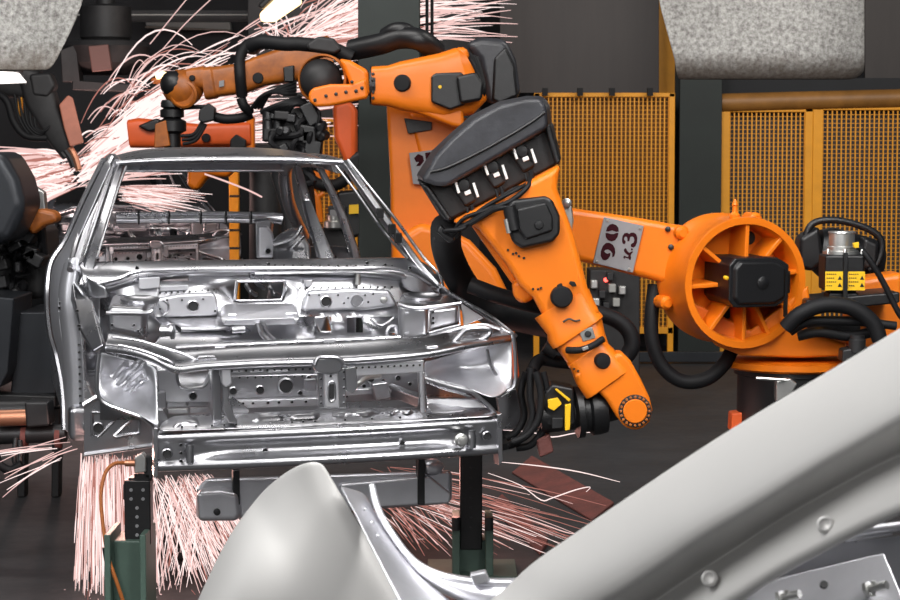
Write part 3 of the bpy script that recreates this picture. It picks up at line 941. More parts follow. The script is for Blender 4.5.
# skirt of the casting below the hub
sk = MB().loft([[P(x, y, 8.80) for x, y in ((690, 300), (697, 326), (716, 346), (742, 356), (800, 358), (846, 356), (846, 344), (822, 336), (812, 318), (808, 285), (750, 330))],
                [P(x, y, 9.12) for x, y in ((676, 300), (690, 322), (712, 340), (742, 352), (800, 355), (846, 352), (846, 340), (822, 332), (812, 314), (808, 285), (750, 330))]]).build('shoulder_casting', 'orange', R1, bevel=.012, seg=3)
hub = MB().lathe(HC, HN, [(.05, -.31), (.262, -.31), (.275, -.30), (.278, -.26), (.268, -.24), (.268, -.03), (.276, -.012), (.274, 0), (.246, 0), (.240, -.012), (.228, -.15), (.06, -.17), (.05, -.17)], 72).build('shoulder_hub', 'orange', R1)
e1 = HN.cross(V((0, 0, 1))).normalized() * -1       # picture right
e2 = e1.cross(HN).normalized()
if e2.z < 0:
    e2 = -e2
for a in (88, 48, 10, -28, -62, -90, -128, -177, 142):
    d = e1 * math.cos(math.radians(a)) + e2 * math.sin(math.radians(a))
    s = HN.cross(d).normalized()
    o0, o1 = HC + d * .07, HC + d * (.25 if -130 > a or a > -20 else .26)
    w0, w1 = .012, .009
    MB().loft([[o0 + s * w0 - HN * .16, o0 - s * w0 - HN * .16, o0 - s * w1 - HN * .006, o0 + s * w1 - HN * .006],
               [o1 + s * w0 - HN * .16, o1 - s * w0 - HN * .16, o1 - s * w1 - HN * .010, o1 + s * w1 - HN * .010]]).build('hub_rib', 'orange', hub, bevel=.004)
for px, py, r in ((749, 238, 7), (727, 311, 8)):
    c = P(px, py, 8.84)
    MB().lathe(c, HN, [(r * k * .9, -.03), (r * k, .0), (r * k * .8, .006), (r * k * .3, .004)], 20).build('hub_plug', 'rubber', hub)
# lifting eye, lugs
c = HC - HN * .06 + e2 * .272 - e1 * .03
MB().lathe(c, e2, [(.022, -.02), (.022, .01), (.012, .02), (.010, .045), (.014, .05), (.004, .075)], 16).build('lifting_eye', 'orange', hub)
for a in (136, -160, 62, 30):
    d = e1 * math.cos(math.radians(a)) + e2 * math.sin(math.radians(a))
    MB().lathe(HC - HN * .25 + d * .285, HN, [(.028, -.03), (.030, .05), (.018, .065)], 14).build('hub_lug', 'orange', hub)
# shoulder motor
mo = HC + HN * .0
q = MB()
a_, b_ = .128, .098
prof = [(-a_, -b_ * .7), (-a_ * .8, -b_), (a_ * .6, -b_), (a_, -b_ * .7), (a_, b_ * .7), (a_ * .6, b_), (-a_ * .8, b_), (-a_, b_ * .7)]
CM = HC + e1 * .004 + e2 * .012
q.loft([[CM - HN * .15 + e1 * x + e2 * y for x, y in prof], [CM + HN * .10 + e1 * x + e2 * y for x, y in prof], [CM + HN * .13 + e1 * x * .85 + e2 * y * .85 for x, y in prof]])
sm = q.build('shoulder_motor', 'black', R1, bevel=.008)
MB().lathe(CM + HN * .13 + e1 * .01, HN, [(.026, -.02), (.026, .004), (.012, .010)], 20).build('motor_cap', 'black', sm)
MB().loft([[CM + HN * .115 + e1 * x * 1.05 + e2 * y * 1.04 for x, y in prof], [CM + HN * .03 + e1 * x * 1.05 + e2 * y * 1.04 for x, y in prof]]).build('motor_shell', 'black', sm, bevel=.006)
MB().tube([CM + HN * .05 + e1 * .115 + e2 * .03, CM + HN * .05 + e1 * .15 + e2 * .03, CM + HN * .04 + e1 * .155 - e2 * .05], .022, 12).build('motor_plug', 'black', sm)
MB().tube(smooth_path([CM + HN * .06 + e1 * .15 - e2 * .05, CM + HN * .06 + e1 * .15 - e2 * .10, CM + HN * .04 + e1 * .16 - e2 * .15], 4), .009, 8).build('motor_cable', 'darkmetal', sm)
MB().lathe(P(727, 278, 8.50), HN, [(.008, -.02), (.008, .001), (.003, .003)], 12).build('yellow_dot', 'yellow', sm)
# link arm
la = MB().loft([[P(x, y, 8.86) for x, y in ((540, 205), (566, 207), (640, 218), (672, 224), (690, 226), (690, 284), (676, 286), (640, 277), (575, 260), (540, 250))],
                [P(x, y, 9.06) for x, y in ((540, 205), (566, 207), (640, 218), (672, 224), (690, 226), (690, 284), (676, 286), (640, 277), (575, 260), (540, 250))]]).build('link_arm', 'orange', R1, bevel=.03, seg=4)
for x, y in ((671, 247), (668, 229)):
    MB().lathe(P(x, y, 8.85), (0, -1, 0), [(.012, -.01), (.012, .004), (.006, .008)], 10).build('bolt', 'darkmetal', la)
MB().slab([(563, 202), (572, 206), (574, 220), (570, 244), (564, 238)], 8.82, .05).build('elbow_bracket', 'alu', la, bevel=.008)
MB().lathe(P(567, 203, 8.80), (0, -1, 0), [(.02, -.03), (.02, .01), (.012, .015)], 12).build('bolt', 'alu', la)
# number plate
PY = 8.845
pl = MB().slab([(604, 217), (644, 226), (633, 273), (593, 263)], PY, .012).build('number_plate', 'plate_grey', R1, bevel=.003)
for x, y in ((607.5, 220.5), (640, 228.5), (629, 269), (597, 261.5)):
    screw(x, y, PY, 1.6, pl)


def glyph(polys):
    """stencil letter drawn from pixel outlines"""
    mb = MB()
    for pp in polys:
        mb.prism([P(590 + x / 9.233, 210 + y / 9.233, PY - .002) for x, y in pp], (0, .004, 0))
    return mb.build('lettering', 'maroon', pl)


# the characters as they stand on the plate, turned a quarter
glyph([[(148, 196), (158, 160), (180, 135), (208, 127), (240, 138), (262, 162), (266, 200), (240, 202), (205, 188), (172, 198)],
       [(143, 214), (165, 212), (190, 222), (220, 222), (240, 212), (264, 212), (254, 250), (232, 280), (200, 290), (166, 278), (146, 250)]])
glyph([[(205, 436), (224, 428), (234, 395), (230, 355), (212, 322), (180, 303), (148, 304), (118, 332), (100, 380), (98, 425), (116, 458), (142, 466), (168, 452), (186, 425), (190, 400), (176, 396), (166, 404), (150, 400), (132, 384), (140, 370), (165, 364), (188, 376), (206, 400)]])
glyph([[(296, 270), (300, 240), (318, 215), (345, 210), (362, 222), (378, 210), (402, 208), (425, 222), (438, 255), (434, 300), (420, 335), (400, 348), (378, 338), (376, 318), (392, 306), (402, 302), (410, 280), (405, 255), (390, 245), (372, 250), (366, 275), (362, 290), (345, 288), (346, 268), (340, 248), (325, 246), (316, 258), (316, 275), (328, 285), (328, 305), (318, 316), (302, 310), (296, 290)]])
glyph([[(378, 360), (386, 354), (396, 360), (395, 370), (386, 374), (378, 369)]])
glyph([[(308, 440), (312, 422), (325, 424), (328, 428), (352, 434), (356, 420), (345, 412), (330, 402), (318, 388), (312, 370), (322, 354), (334, 354), (340, 370), (352, 388), (366, 395), (378, 386), (392, 380), (398, 388), (384, 402), (376, 420), (380, 440), (374, 462), (362, 460), (360, 450), (322, 440), (318, 452)]])

# forearm
fa = MB().slab([(450, 223), (561, 164), (557, 188), (574, 234), (588, 288), (602, 316), (558, 338), (546, 322), (533, 298), (519, 285), (506, 264), (476, 226)], 8.27, .25).build('forearm', 'orange', R1, bevel=.03, seg=4)
MB().arm([(562, 304, 8.39, 31, .125), (572, 322, 8.38, 28, .12), (574, 327, 8.38, 30, .128), (577, 331, 8.38, 30, .128), (578, 333, 8.38, 27, .11), (584, 346, 8.36, 24, .105), (587, 352, 8.36, 23, .10)], p=5, n=36).build('forearm_collar', 'orange', fa, bevel=.006)
MB().slab([(512, 282), (530, 276), (537, 297), (524, 305), (514, 299)], 8.34, .14).build('forearm_lug', 'orange', fa, bevel=.03, seg=3)
MB().slab([(470, 224), (486, 214), (512, 262), (520, 285), (512, 284)], 8.44, .10).build('forearm_flank', 'orange', fa, bevel=.02, seg=3)
disc(562, 297, 8.235, 11, .03, 'rubber', 'cover_cap', fa, tilt=(.1, -1, 0))
MB().slab([(557, 285), (562, 283), (563, 288), (558, 289)], 8.235, .02).build('cap_tab', 'rubber', fa, bevel=.004)
MB().slab([(570, 281), (575, 282), (577, 286), (573, 287), (569, 284)], 8.235, .02).build('cap_tab', 'rubber', fa, bevel=.004)
MB().slab([(579, 331), (592, 327), (596, 338), (583, 342)], 8.255, .02).build('nameplate', 'alu', fa, bevel=.003)
disc(588, 334, 8.25, 3.4, .015, 'darkmetal', 'plate_stud', fa)
for x, y in ((508, 250), (513, 254), (516, 253), (519, 256), (524, 258), (533, 289), (538, 289), (541, 288)):
    screw(x, y, 8.268, 1.3, fa, 'darkmetal')
MB().tube(smooth_path([P(*q) for q in ((563, 322, 8.245), (569, 319, 8.245), (575, 321, 8.245), (580, 320, 8.25))], 5), .004, 8).build('wire_scrap', 'darkmetal', fa)
# wrist
wr = MB().arm([(585, 350, 8.36, 23, .105), (590, 357, 8.36, 23, .11), (597, 368, 8.36, 26, .12), (607, 382, 8.36, 27, .12)], p=5, n=32).build('wrist_housing', 'orange', R1, bevel=.006)
wr2 = MB().slab([(573, 376), (582, 366), (622, 352), (631, 361), (641, 379), (650, 398), (653, 410), (650, 422), (643, 429), (634, 431), (624, 427), (616, 416), (606, 400), (594, 388), (583, 386)], 8.25, .15).build('wrist_fork', 'orange', wr, bevel=.03, seg=4)
disc(603, 361, 8.235, 8, .03, 'rubber', 'cover_cap', wr, tilt=(.2, -1, 0))
c = P(635, 411, 8.245)
R_ = 16.5 / F * 8.25
MB().lathe(c, (0, -1, 0), [(R_, -.01), (R_, .004), (R_ * .74, .006), (R_ * .72, .0)], 40).build('bolt_ring', 'darkmetal', wr2)
MB().lathe(c, (0, -1, 0), [(R_ * .74, -.01), (R_ * .74, .010), (R_ * .68, .014), (.01, .014)], 40).build('wrist_cap', 'orange', wr2)
for i in range(20):
    a = math.pi * 2 * i / 20
    cc = c + V((math.cos(a) * R_ * .87, -.004, math.sin(a) * R_ * .87))
    MB().lathe(cc, (0, -1, 0), [(.0055, 0), (.0055, .006), (.003, .007)], 8).build('cap_bolt', 'orange_worn', wr2)
for x, y in ((574, 369), (578, 371)):
    screw(x, y, 8.25, 1.2, wr, 'darkmetal')
MB().tube(smooth_path([P(*q) for q in ((567, 350, 8.25), (580, 350, 8.22), (592, 346, 8.22), (603, 339, 8.25))], 5), .014, 10).build('wrist_collar', 'rubber', wr)
MB().slab([(582, 348), (588, 346), (589, 349), (583, 351)], 8.19, .02).build('collar_clip', 'alu', wr, bevel=.002)
# black rear cover with its three drive motors
cv = MB().loft([[P(x, y, 8.34) for x, y in ((421, 181), (436, 155), (452, 138), (474, 119), (500, 105), (526, 98.5), (540, 98), (546, 105), (548, 124), (545, 130), (448, 186), (436, 186))],
                [P(x, y, 8.30) for x, y in ((424, 183), (440, 158), (456, 142), (477, 124), (503, 111), (527, 105), (538, 105), (542, 110), (544, 123), (541, 128), (450, 182), (438, 182))][:0] or
                [P(x, y, 8.62) for x, y in ((415, 176), (432, 150), (449, 134), (471, 115), (499, 101), (527, 95.5), (543, 96), (550, 104), (552, 124), (549, 132), (450, 190), (432, 188))]][::1]).build('motor_cover', 'cover', R1, bevel=.05, seg=4)
MB().tube(smooth_path([P(x, y, 8.335) for x, y in ((430, 172), (446, 168), (470, 157), (500, 141), (530, 123), (545, 112))], 4), .006, 8).build('cover_seam', 'black', cv)
MB().loft([[P(x, y, 8.44) for x, y in ((418, 182), (448, 182), (546, 122), (551, 126), (560, 163), (449, 221), (444, 218))],
           [P(x, y, 8.66) for x, y in ((416, 178), (448, 178), (548, 118), (553, 122), (562, 160), (451, 224), (442, 220))]]).build('cover_back', 'black', cv, bevel=.02, seg=3)
MB().slab([(420, 184), (428, 184), (452, 219), (447, 222)], 8.38, .2).build('cover_cheek', 'black', cv, bevel=.012)
MB().slab([(544, 126), (550, 122), (561, 162), (556, 166)], 8.38, .2).build('cover_cheek', 'black', cv, bevel=.012)
for x, y, n in ((466, 190, 0), (495, 172, 1), (524, 156, 2)):
    a = P(x - 6, y - 15, 8.50)
    b = P(x + 8, y + 14, 8.38)
    mtr = MB().loft([[P(x - 16, y - 6, 8.40), P(x - 3, y - 14, 8.40), P(x + 12, y + 10, 8.40), P(x - 1, y + 17, 8.40)],
                     [P(x - 16, y - 6, 8.47), P(x - 3, y - 14, 8.47), P(x + 12, y + 10, 8.47), P(x - 1, y + 17, 8.47)]]).build('drive_motor', 'darkmetal', R1, bevel=.012)
    disc(x - 2, y - 5, 8.395, 6.5, .03, 'black', 'motor_plug', mtr)
    MB().slab([(x - 2, y + 2), (x + 4, y - .5), (x + 5.5, y + 3.5), (x - .5, y + 6)], 8.385, .02).build('connector', 'white', mtr, bevel=.003)
    for dx, dy in ((-10, -5), (9, -1)):
        MB().tube([P(x + dx - 1.5, y + dy - 6, 8.38), P(x + dx + 3, y + dy + 8, 8.37)], .0055, 8).build('latch_clip', 'white', mtr)
    tb = hose('motor_cable', [(x + 6, y + 16, 8.38), (x + 6 + n, y + 24, 8.34), (x - 2 - 3 * n, y + 38 - 2 * n, 8.26), (x - 22 - 10 * n, y + 41 + 6 * n, 8.27), (452, 236, 8.30)], .008, parent=R1, n=8)
    hose('motor_cable', [(x + 1, y + 18, 8.38), (x + 2, y + 28, 8.34), (x - 6 - 6 * n, y + 37, 8.27), (454, 233, 8.31)], .006, parent=R1, n=8)
hose('motor_cable', [(532, 172, 8.36), (528, 186, 8.27), (512, 200, 8.25), (494, 208, 8.25), (474, 220, 8.26), (450, 234, 8.28)], .010, parent=R1, n=8)
# square elbow motor
em = MB().slab([(507, 206), (512, 200), (545, 196), (552, 199), (560, 216), (560, 234), (553, 242), (522, 249), (513, 243), (507, 228)], 8.22, .12).build('elbow_motor', 'black', R1, bevel=.014, seg=3)
MB().slab([(516, 209), (546, 202), (553, 217), (553, 231), (526, 240), (518, 230)], 8.205, .03).build('motor_lid', 'black', em, bevel=.01)
disc(539, 225, 8.20, 4.5, .02, 'black', 'motor_cap', em)
MB().tube([P(509, 206, 8.2), P(514, 230, 8.2)], .026, 12).build('motor_plug', 'black', em)
MB().tube([P(506, 219, 8.19), P(509, 233, 8.19)], .010, 10).build('plug_collar', 'alu', em)
hose('plug_cable', [(511, 208, 8.2), (500, 208, 8.2), (490, 212, 8.22), (470, 224, 8.25)], .010, parent=em, n=8)
# dress pack hoses
hose('dress_pack_hose', [(446, 228, 8.6), (447, 250, 8.85), (458, 276, 9.0), (474, 297, 9.05), (500, 312, 9.05), (528, 319, 8.95), (556, 324, 8.7)], .064, parent=R1, n=16)
hose('dress_pack_hose', [(470, 285, 8.62), (500, 296, 8.6), (540, 306, 8.62), (580, 310, 8.65), (612, 318, 8.66), (628, 330, 8.66), (632, 346, 8.66), (622, 360, 8.66), (606, 366, 8.62)], .034, 'rubber', parent=R1, n=12)
hose('loop_hose', [(655, 285, 8.95), (652, 310, 8.93), (652, 340, 8.92), (662, 366, 8.92), (682, 381, 8.92), (706, 379, 8.92), (724, 364, 8.95), (733, 346, 9.0), (736, 330, 9.05)], .031, parent=R1, n=14, k=10)
MB().slab([(440, 224), (456, 240), (450, 244), (436, 232)], 8.42, .1).build('hose_clamp', 'black', R1, bevel=.01)
# welding gun and its cables
gx = P(604, 410, 8.36)
gun = MB().lathe(P(612, 408, 8.38), V((-1, -.12, -.10)), [(.05, -.02), (.055, .02), (.095, .03), (.10, .055), (.10, .09), (.085, .10), (.085, .12), (.105, .125), (.105, .15), (.07, .16), (.07, .30)], 36).build('gun_flange', 'black', R1)
for i in range(8):
    a = math.pi * 2 * i / 8
    MB().lathe(P(582, 411, 8.36) + V((0, math.cos(a) * .09, math.sin(a) * .09)), (-1, 0, 0), [(.007, -.01), (.007, .012)], 8).build('bolt', 'darkmetal', gun)
gb = MB().slab([(541, 396), (552, 384), (574, 388), (576, 424), (566, 430), (546, 426)], 8.28, .16).build('gun_body', 'black', R1, bevel=.012)
MB().slab([(565, 405), (571, 404), (570, 430), (565, 431)], 8.25, .03).build('gun_stripe', 'yellow', gb, bevel=.003)
MB().slab([(555, 390), (557, 389), (571, 400), (569, 402)], 8.25, .03).build('gun_stripe', 'yellow', gb, bevel=.003)
MB().slab([(548, 400), (558, 398), (562, 404), (554, 411), (548, 408)], 8.25, .03).build('gun_clip', 'yellow', gb, bevel=.003)
MB().slab([(552, 418), (563, 418), (563, 428), (552, 429)], 8.25, .05).build('gun_block', 'darkmetal', gb, bevel=.004)
for i, pp in enumerate((((536, 372), (541, 395), (538, 420), (526, 436), (512, 442)), ((531, 368), (530, 395), (532, 418), (522, 438), (508, 446)), ((543, 372), (548, 400), (545, 425), (532, 444), (516, 448)), ((526, 372), (521, 392), (524, 416), (516, 432), (506, 438)))):
    hose('gun_cable', [(x, y, 8.26 + .03 * i) for x, y in pp], .015, parent=gb, n=10)
MB().slab([(536, 440), (550, 434), (554, 452), (540, 458)], 8.3, .12).build('gun_foot', 'rust_red_lit', gb, bevel=.008)
hose('gun_supply', [(600, 366, 8.5), (560, 362, 8.5), (540, 360, 8.48), (532, 372, 8.42)], .026, parent=R1, n=12)
MB().tube([P(545, 345, 8.45), P(557, 352, 8.45)], .032, 12).build('hose_coupling', 'darkmetal', R1)
# balancer and encoder motor on the right
bal = MB().lathe(P(826, 252, 9.35), V((1, .15, -.28)), [(.04, -.06), (.09, -.05), (.115, .0), (.115, .20), (.09, .25), (.05, .26)], 32).build('balancer', 'black', R1)
MB().tube(smooth_path([P(*q) for q in ((806, 262, 9.25), (806, 236, 9.25), (816, 222, 9.25), (842, 221, 9.25), (872, 231, 9.25), (882, 244, 9.25), (878, 262, 9.25), (868, 270, 9.25))], 5), .016, 10).build('balancer_guard', 'black', bal)
MB().slab([(800, 238), (820, 226), (824, 262), (812, 272), (800, 268)], 9.22, .16).build('balancer_mount', 'black', bal, bevel=.02)
MB().slab([(864, 236), (880, 244), (878, 264), (866, 272), (860, 262)], 9.22, .12).build('balancer_mount', 'black', bal, bevel=.02)
EM = P(841, 298, 8.78)
em2 = MB().lathe(EM, (0, 0, 1), [(.088, 0), (.088, .022), (.075, .026), (.075, .17)], 4).build('axis_motor', 'black', R1, bevel=.008)
em2.matrix_basis = Matrix.Identity(4)
MB().box(EM + V((0, 0, .11)), (.165, .165, .15)).build('motor_block', 'black', em2, bevel=.012)
MB().lathe(EM + V((0, 0, .185)), (0, 0, 1), [(.078, 0), (.078, .012), (.060, .016), (.060, .03), (.054, .034), (.054, .085), (.058, .088), (.056, .095)], 32).build('motor_top', 'alu', em2)
for dx in (-.07, 0, .07):
    MB().lathe(EM + V((dx, -.075, .188)), (0, 0, 1), [(.008, 0), (.008, .018), (.005, .022)], 8).build('bolt', 'alu', em2)
MB().box(EM + V((.0, -.09, .10)), (.018, .02, .19)).build('motor_spine', 'black', em2, bevel=.003)
for dx, tri in ((-.046, 0), (.046, 1)):
    lb = MB().box(EM + V((dx, -.0845, .077)), (.072, .004, .078)).build('warning_label', 'yellow', em2)
    m_ = MB()
    for r_, (n_, w_) in enumerate(((5, .006), (4, .006), (5, .006), (3, .006))):
        for j in range(n_):
            m_.box(EM + V((dx - .028 + j * .0085, -.087, .105 - r_ * .016)), (w_, .002, .004))
    tx = dx + .024
    for zz in (.06, .09):
        m_.prism([EM + V((tx - .009, -.088, zz - .008)), EM + V((tx + .009, -.088, zz - .008)), EM + V((tx, -.088, zz + .009))], (0, .003, 0))
    m_.build('label_print', 'black', lb)
hose('motor_lead', [(858, 246, 8.72), (868, 258, 8.7), (882, 280, 8.7), (896, 308, 8.7), (902, 318, 8.7)], .013, parent=em2)
MB().slab([(853, 243), (859, 242), (859, 248), (854, 248)], 8.68, .02).build('cable_tie', 'yellow', em2, bevel=.002)
MB().slab([(806, 300), (900, 292), (900, 303), (842, 309), (806, 306)], 8.7, .3).build('deck_plate', 'black', R1, bevel=.008)
hose('cable_loop', [(786, 328, 8.62), (800, 314, 8.6), (824, 305, 8.6), (852, 308, 8.6), (872, 322, 8.6), (880, 340, 8.6)], .033, parent=R1, n=14)
hose('cable_loop', [(790, 332, 8.66), (808, 322, 8.64), (832, 321, 8.64), (862, 322, 8.64), (896, 326, 8.64)], .018, parent=R1)
hose('cable_loop', [(798, 336, 8.7), (820, 332, 8.68), (850, 336, 8.68), (880, 330, 8.68)], .022, parent=R1)
MB().slab([(806, 318), (860, 318), (862, 336), (836, 340), (806, 328)], 8.75, .12).build('junction_box', 'black', R1, bevel=.015)
disc(819, 320, 8.66, 2.6, .02, 'led', 'indicator_lamp', R1)
MB().slab([(850, 280), (905, 272), (905, 345), (850, 350)], 9.0, .2).build('rear_casting', 'orange', R1, bevel=.03, seg=3)
MB().lathe(P(857, 352, 8.62), (0, 0, 1), [(.035, 0), (.035, .05), (.030, .055), (.030, .07)], 20).build('lube_cap', 'darkmetal', R1)
MB().slab([(843, 350), (868, 346), (866, 360), (842, 362)], 8.6, .1).build('cap_block', 'darkmetal', R1, bevel=.008)
hd_ = MB().tube([P(756, 378, 8.72), P(786, 380, 8.72)], .007, 8).build('brake_lever', 'alu', R1)
MB().slab([(776, 381), (790, 378), (798, 384), (792, 394), (776, 402)], 8.74, .06).build('latch_body', 'alu', hd_, bevel=.008)


# ---- robot behind, in the middle (forearm to the left, link arm upright)
Y2 = 13.4
R2 = thing('welding_robot', 'orange welding robot in the middle behind the car, arm level before the green column', 'robot', (P(455, 300, Y2).x, Y2, 0))
R2n = MB().slab([(386, 100), (440, 100), (446, 180), (448, 235), (440, 300), (392, 300), (390, 180)], Y2 + .12, .22).build('link_arm', 'orange', R2, bevel=.03, seg=3)
MB().slab([(408, 112), (470, 118), (470, 150), (440, 176), (424, 176)], Y2 + .10, .3).build('link_cheek', 'orange', R2n, bevel=.03)
MB().slab([(404, 118), (432, 122), (432, 130), (408, 134)], Y2 + .08, .05).build('link_recess', 'black', R2n, bevel=.006)
bl_ = P(455, 300, Y2)
MB().lathe((bl_.x, Y2 + .1, 0), (0, 0, 1), [(.42, 0), (.42, .04), (.36, .06), (.34, .55), (.40, .60), (.40, .66)], 40).build('pedestal', 'black', R2)
MB().loft([[P(x, y, Y2 - .15) for x, y in ((392, 240), (420, 222), (446, 228), (470, 240), (496, 268), (512, 300), (516, 345), (392, 345))],
           [P(x, y, Y2 + .25) for x, y in ((392, 240), (420, 222), (446, 228), (470, 240), (496, 268), (512, 300), (516, 345), (392, 345))]]).build('shoulder_casting', 'orange', R2, bevel=.06, seg=4)
MB().slab([(392, 340), (516, 340), (520, 380), (392, 380)], Y2 - .1, .5).build('turntable', 'red_orange', R2, bevel=.03)
MB().slab([(409, 153), (432, 150), (446, 168), (440, 186), (413, 184)], Y2 + .06, .012).build('number_plate', 'plate_grey', R2, bevel=.003)
mb = MB()
for pp in ([(414, 158), (418, 154), (423, 156), (424, 161), (420, 166), (416, 166), (419, 162), (416, 162)], [(425, 153), (430, 152), (434, 156), (434, 160), (430, 163), (426, 160)]):
    mb.prism([P(x, y, Y2 + .055) for x, y in pp], (0, .004, 0))
mb.build('lettering', 'maroon', R2)
fa2 = MB().arm([(372, 86, Y2 - .16, 19, .11), (388, 86, Y2 - .16, 20, .12), (400, 86, Y2 - .16, 24, .13), (440, 86, Y2 - .14, 32, .15), (462, 82, Y2 - .12, 34, .15), (470, 78, Y2 - .1, 28, .13)], p=5, n=32).build('forearm', 'orange', R2, bevel=.01)
MB().slab([(400, 98), (464, 104), (464, 128), (452, 126), (400, 106)], Y2 - .26, .26).build('forearm_flank', 'orange', fa2, bevel=.03)
MB().slab([(448, 56), (458, 46), (468, 48), (470, 60)], Y2 - .22, .2).build('forearm_lug', 'orange', fa2, bevel=.03)
disc(402, 83, Y2 - .305, 8.5, .03, 'rubber', 'cover_cap', fa2, tilt=(-.2, -1, 0))
MB().tube([P(370, 85, Y2 - .16), P(376, 85, Y2 - .16)], .12, 24).build('wrist_collar', 'darkmetal', fa2)
for y in (74, 80, 86, 92, 98):
    screw(373, y, Y2 - .285, 1.6, fa2, 'darkmetal')
mt = MB().slab([(431, 76), (436, 73), (462, 72), (466, 80), (466, 104), (450, 110), (431, 102)], Y2 - .34, .14).build('elbow_motor', 'black', R2, bevel=.014)
MB().slab([(456, 76), (476, 72), (484, 84), (482, 100), (460, 104)], Y2 - .40, .14).build('motor_plug', 'black', mt, bevel=.02)
disc(440, 87, Y2 - .345, 1.8, .01, 'yellow', 'yellow_dot', mt)
cb = MB().loft([[P(x, y, Y2 - .05) for x, y in ((464, 44), (480, 37), (506, 39), (516, 60), (521, 96), (506, 106), (486, 104), (478, 60))],
                [P(x, y, Y2 + .35) for x, y in ((464, 44), (480, 37), (506, 39), (516, 60), (521, 96), (506, 106), (486, 104), (478, 60))]]).build('motor_cover', 'cover', R2, bevel=.05, seg=4)
MB().slab([(494, 58), (506, 46), (515, 66), (518, 96), (500, 104), (492, 100)], Y2 - .08, .05).build('cover_panel', 'black', cb, bevel=.02)
for i in range(6):
    hose('motor_cable', [(462 + 3 * i, 52 + i, Y2 - .1), (474 + 2 * i, 64 + 4 * i, Y2 - .22), (478 + i, 84 + 3 * i, Y2 - .2)], .012, parent=cb, n=8)
# wrist with a round drum in an orange fork
wj = MB().ball(P(321, 80, Y2 - .16), .135, (1, 1, 1.0), 24).build('wrist_drum', 'grime', R2)
c = P(322, 79, Y2 - .22)
MB().lathe(c, V((-.25, -1, .1)), [(.150, -.10), (.158, -.05), (.158, .0), (.146, .01), (.140, -.02)], 40, cap=False).build('drum_ring', 'orange_worn', wj)
MB().slab([(308, 94), (312, 88), (330, 84), (350, 84), (366, 78), (368, 98), (350, 102), (330, 106), (316, 107), (309, 102)], Y2 - .38, .10).build('wrist_fork', 'orange', R2, bevel=.02, seg=3)
MB().slab([(338, 58), (350, 60), (368, 70), (370, 96), (352, 96), (348, 80)], Y2 - .3, .2).build('wrist_neck', 'orange', R2, bevel=.03, seg=3)
for x, y in ((315, 100), (326, 96), (336, 94), (346, 92), (356, 91), (352, 82), (362, 88)):
    screw(x, y, Y2 - .385, 1.8, R2, 'darkmetal')
# its tool, dark, hanging behind the car roof
gn = MB().arm([(300, 108, Y2, 14, .10), (304, 128, Y2, 22, .14), (296, 150, Y2, 24, .14), (292, 175, Y2, 20, .12), (300, 215, Y2, 16, .1), (300, 250, Y2, 12, .1)], p=6, n=20).build('welding_gun', 'grime', R2)
random.seed(12)
for i in range(26):
    x, y = random.uniform(276, 322), random.uniform(102, 170)
    if i % 3 == 0:
        MB().tube(smooth_path([P(x, y, Y2 - .14), P(x + random.uniform(-16, 16), y + random.uniform(4, 20), Y2 - .22), P(x + random.uniform(-20, 20), y + random.uniform(14, 40), Y2 - .16)], 5), random.uniform(.012, .026), 8).build('gun_hose', 'rubber', gn)
    elif i % 3 == 1:
        MB().box(P(x, y, Y2 - .15), (random.uniform(.06, .14), .14, random.uniform(.05, .16)), Matrix.Rotation(random.uniform(-.5, .5), 3, 'Y')).build('gun_block', random.choice(['black', 'darkmetal', 'grime']), gn, bevel=.012)
    else:
        MB().lathe(P(x, y, Y2 - .2), (random.uniform(-.4, .4), -1, random.uniform(-.4, .4)), [(.03, -.06), (.03, .02), (.02, .03)], 12).build('gun_fitting', random.choice(['darkmetal', 'alu', 'black']), gn)
for i in range(5):
    hose('gun_cable', [(262 + 5 * i, 112 + 3 * i, Y2 - .1), (282 + 3 * i, 104, Y2 - .2), (300 + 4 * i, 98 + 3 * i, Y2 - .1)], .020, parent=gn, n=8)
for i in range(6):
    MB().lathe(P(268 + 5 * (i % 3), 118 + 11 * (i // 2), Y2 - .12), (0, 0, 1), [(.035, 0), (.03, .05), (.02, .06)], 10).build('gun_clamp', 'black', gn)
hose('overhead_hose', [(250, 46, Y2 + .1), (262, 42, Y2 + .05), (285, 44, Y2), (300, 44, Y2), (330, 48, Y2), (352, 58, Y2)], .045, parent=R2)
MB().slab([(306, 44), (318, 36), (334, 38), (342, 50), (334, 54), (308, 50)], Y2 - .1, .15).build('hose_guide', 'grime', R2, bevel=.02)
hose('overhead_hose', [(352, 50, Y2 + .1), (380, 44, Y2), (400, 38, Y2 - .05), (420, 40, Y2 - .1), (436, 52, Y2)], .07, 'black', parent=R2)
hose('overhead_hose', [(385, 36, Y2), (396, 30, Y2 - .05), (408, 32, Y2 - .05), (414, 44, Y2)], .05, 'black', parent=R2)

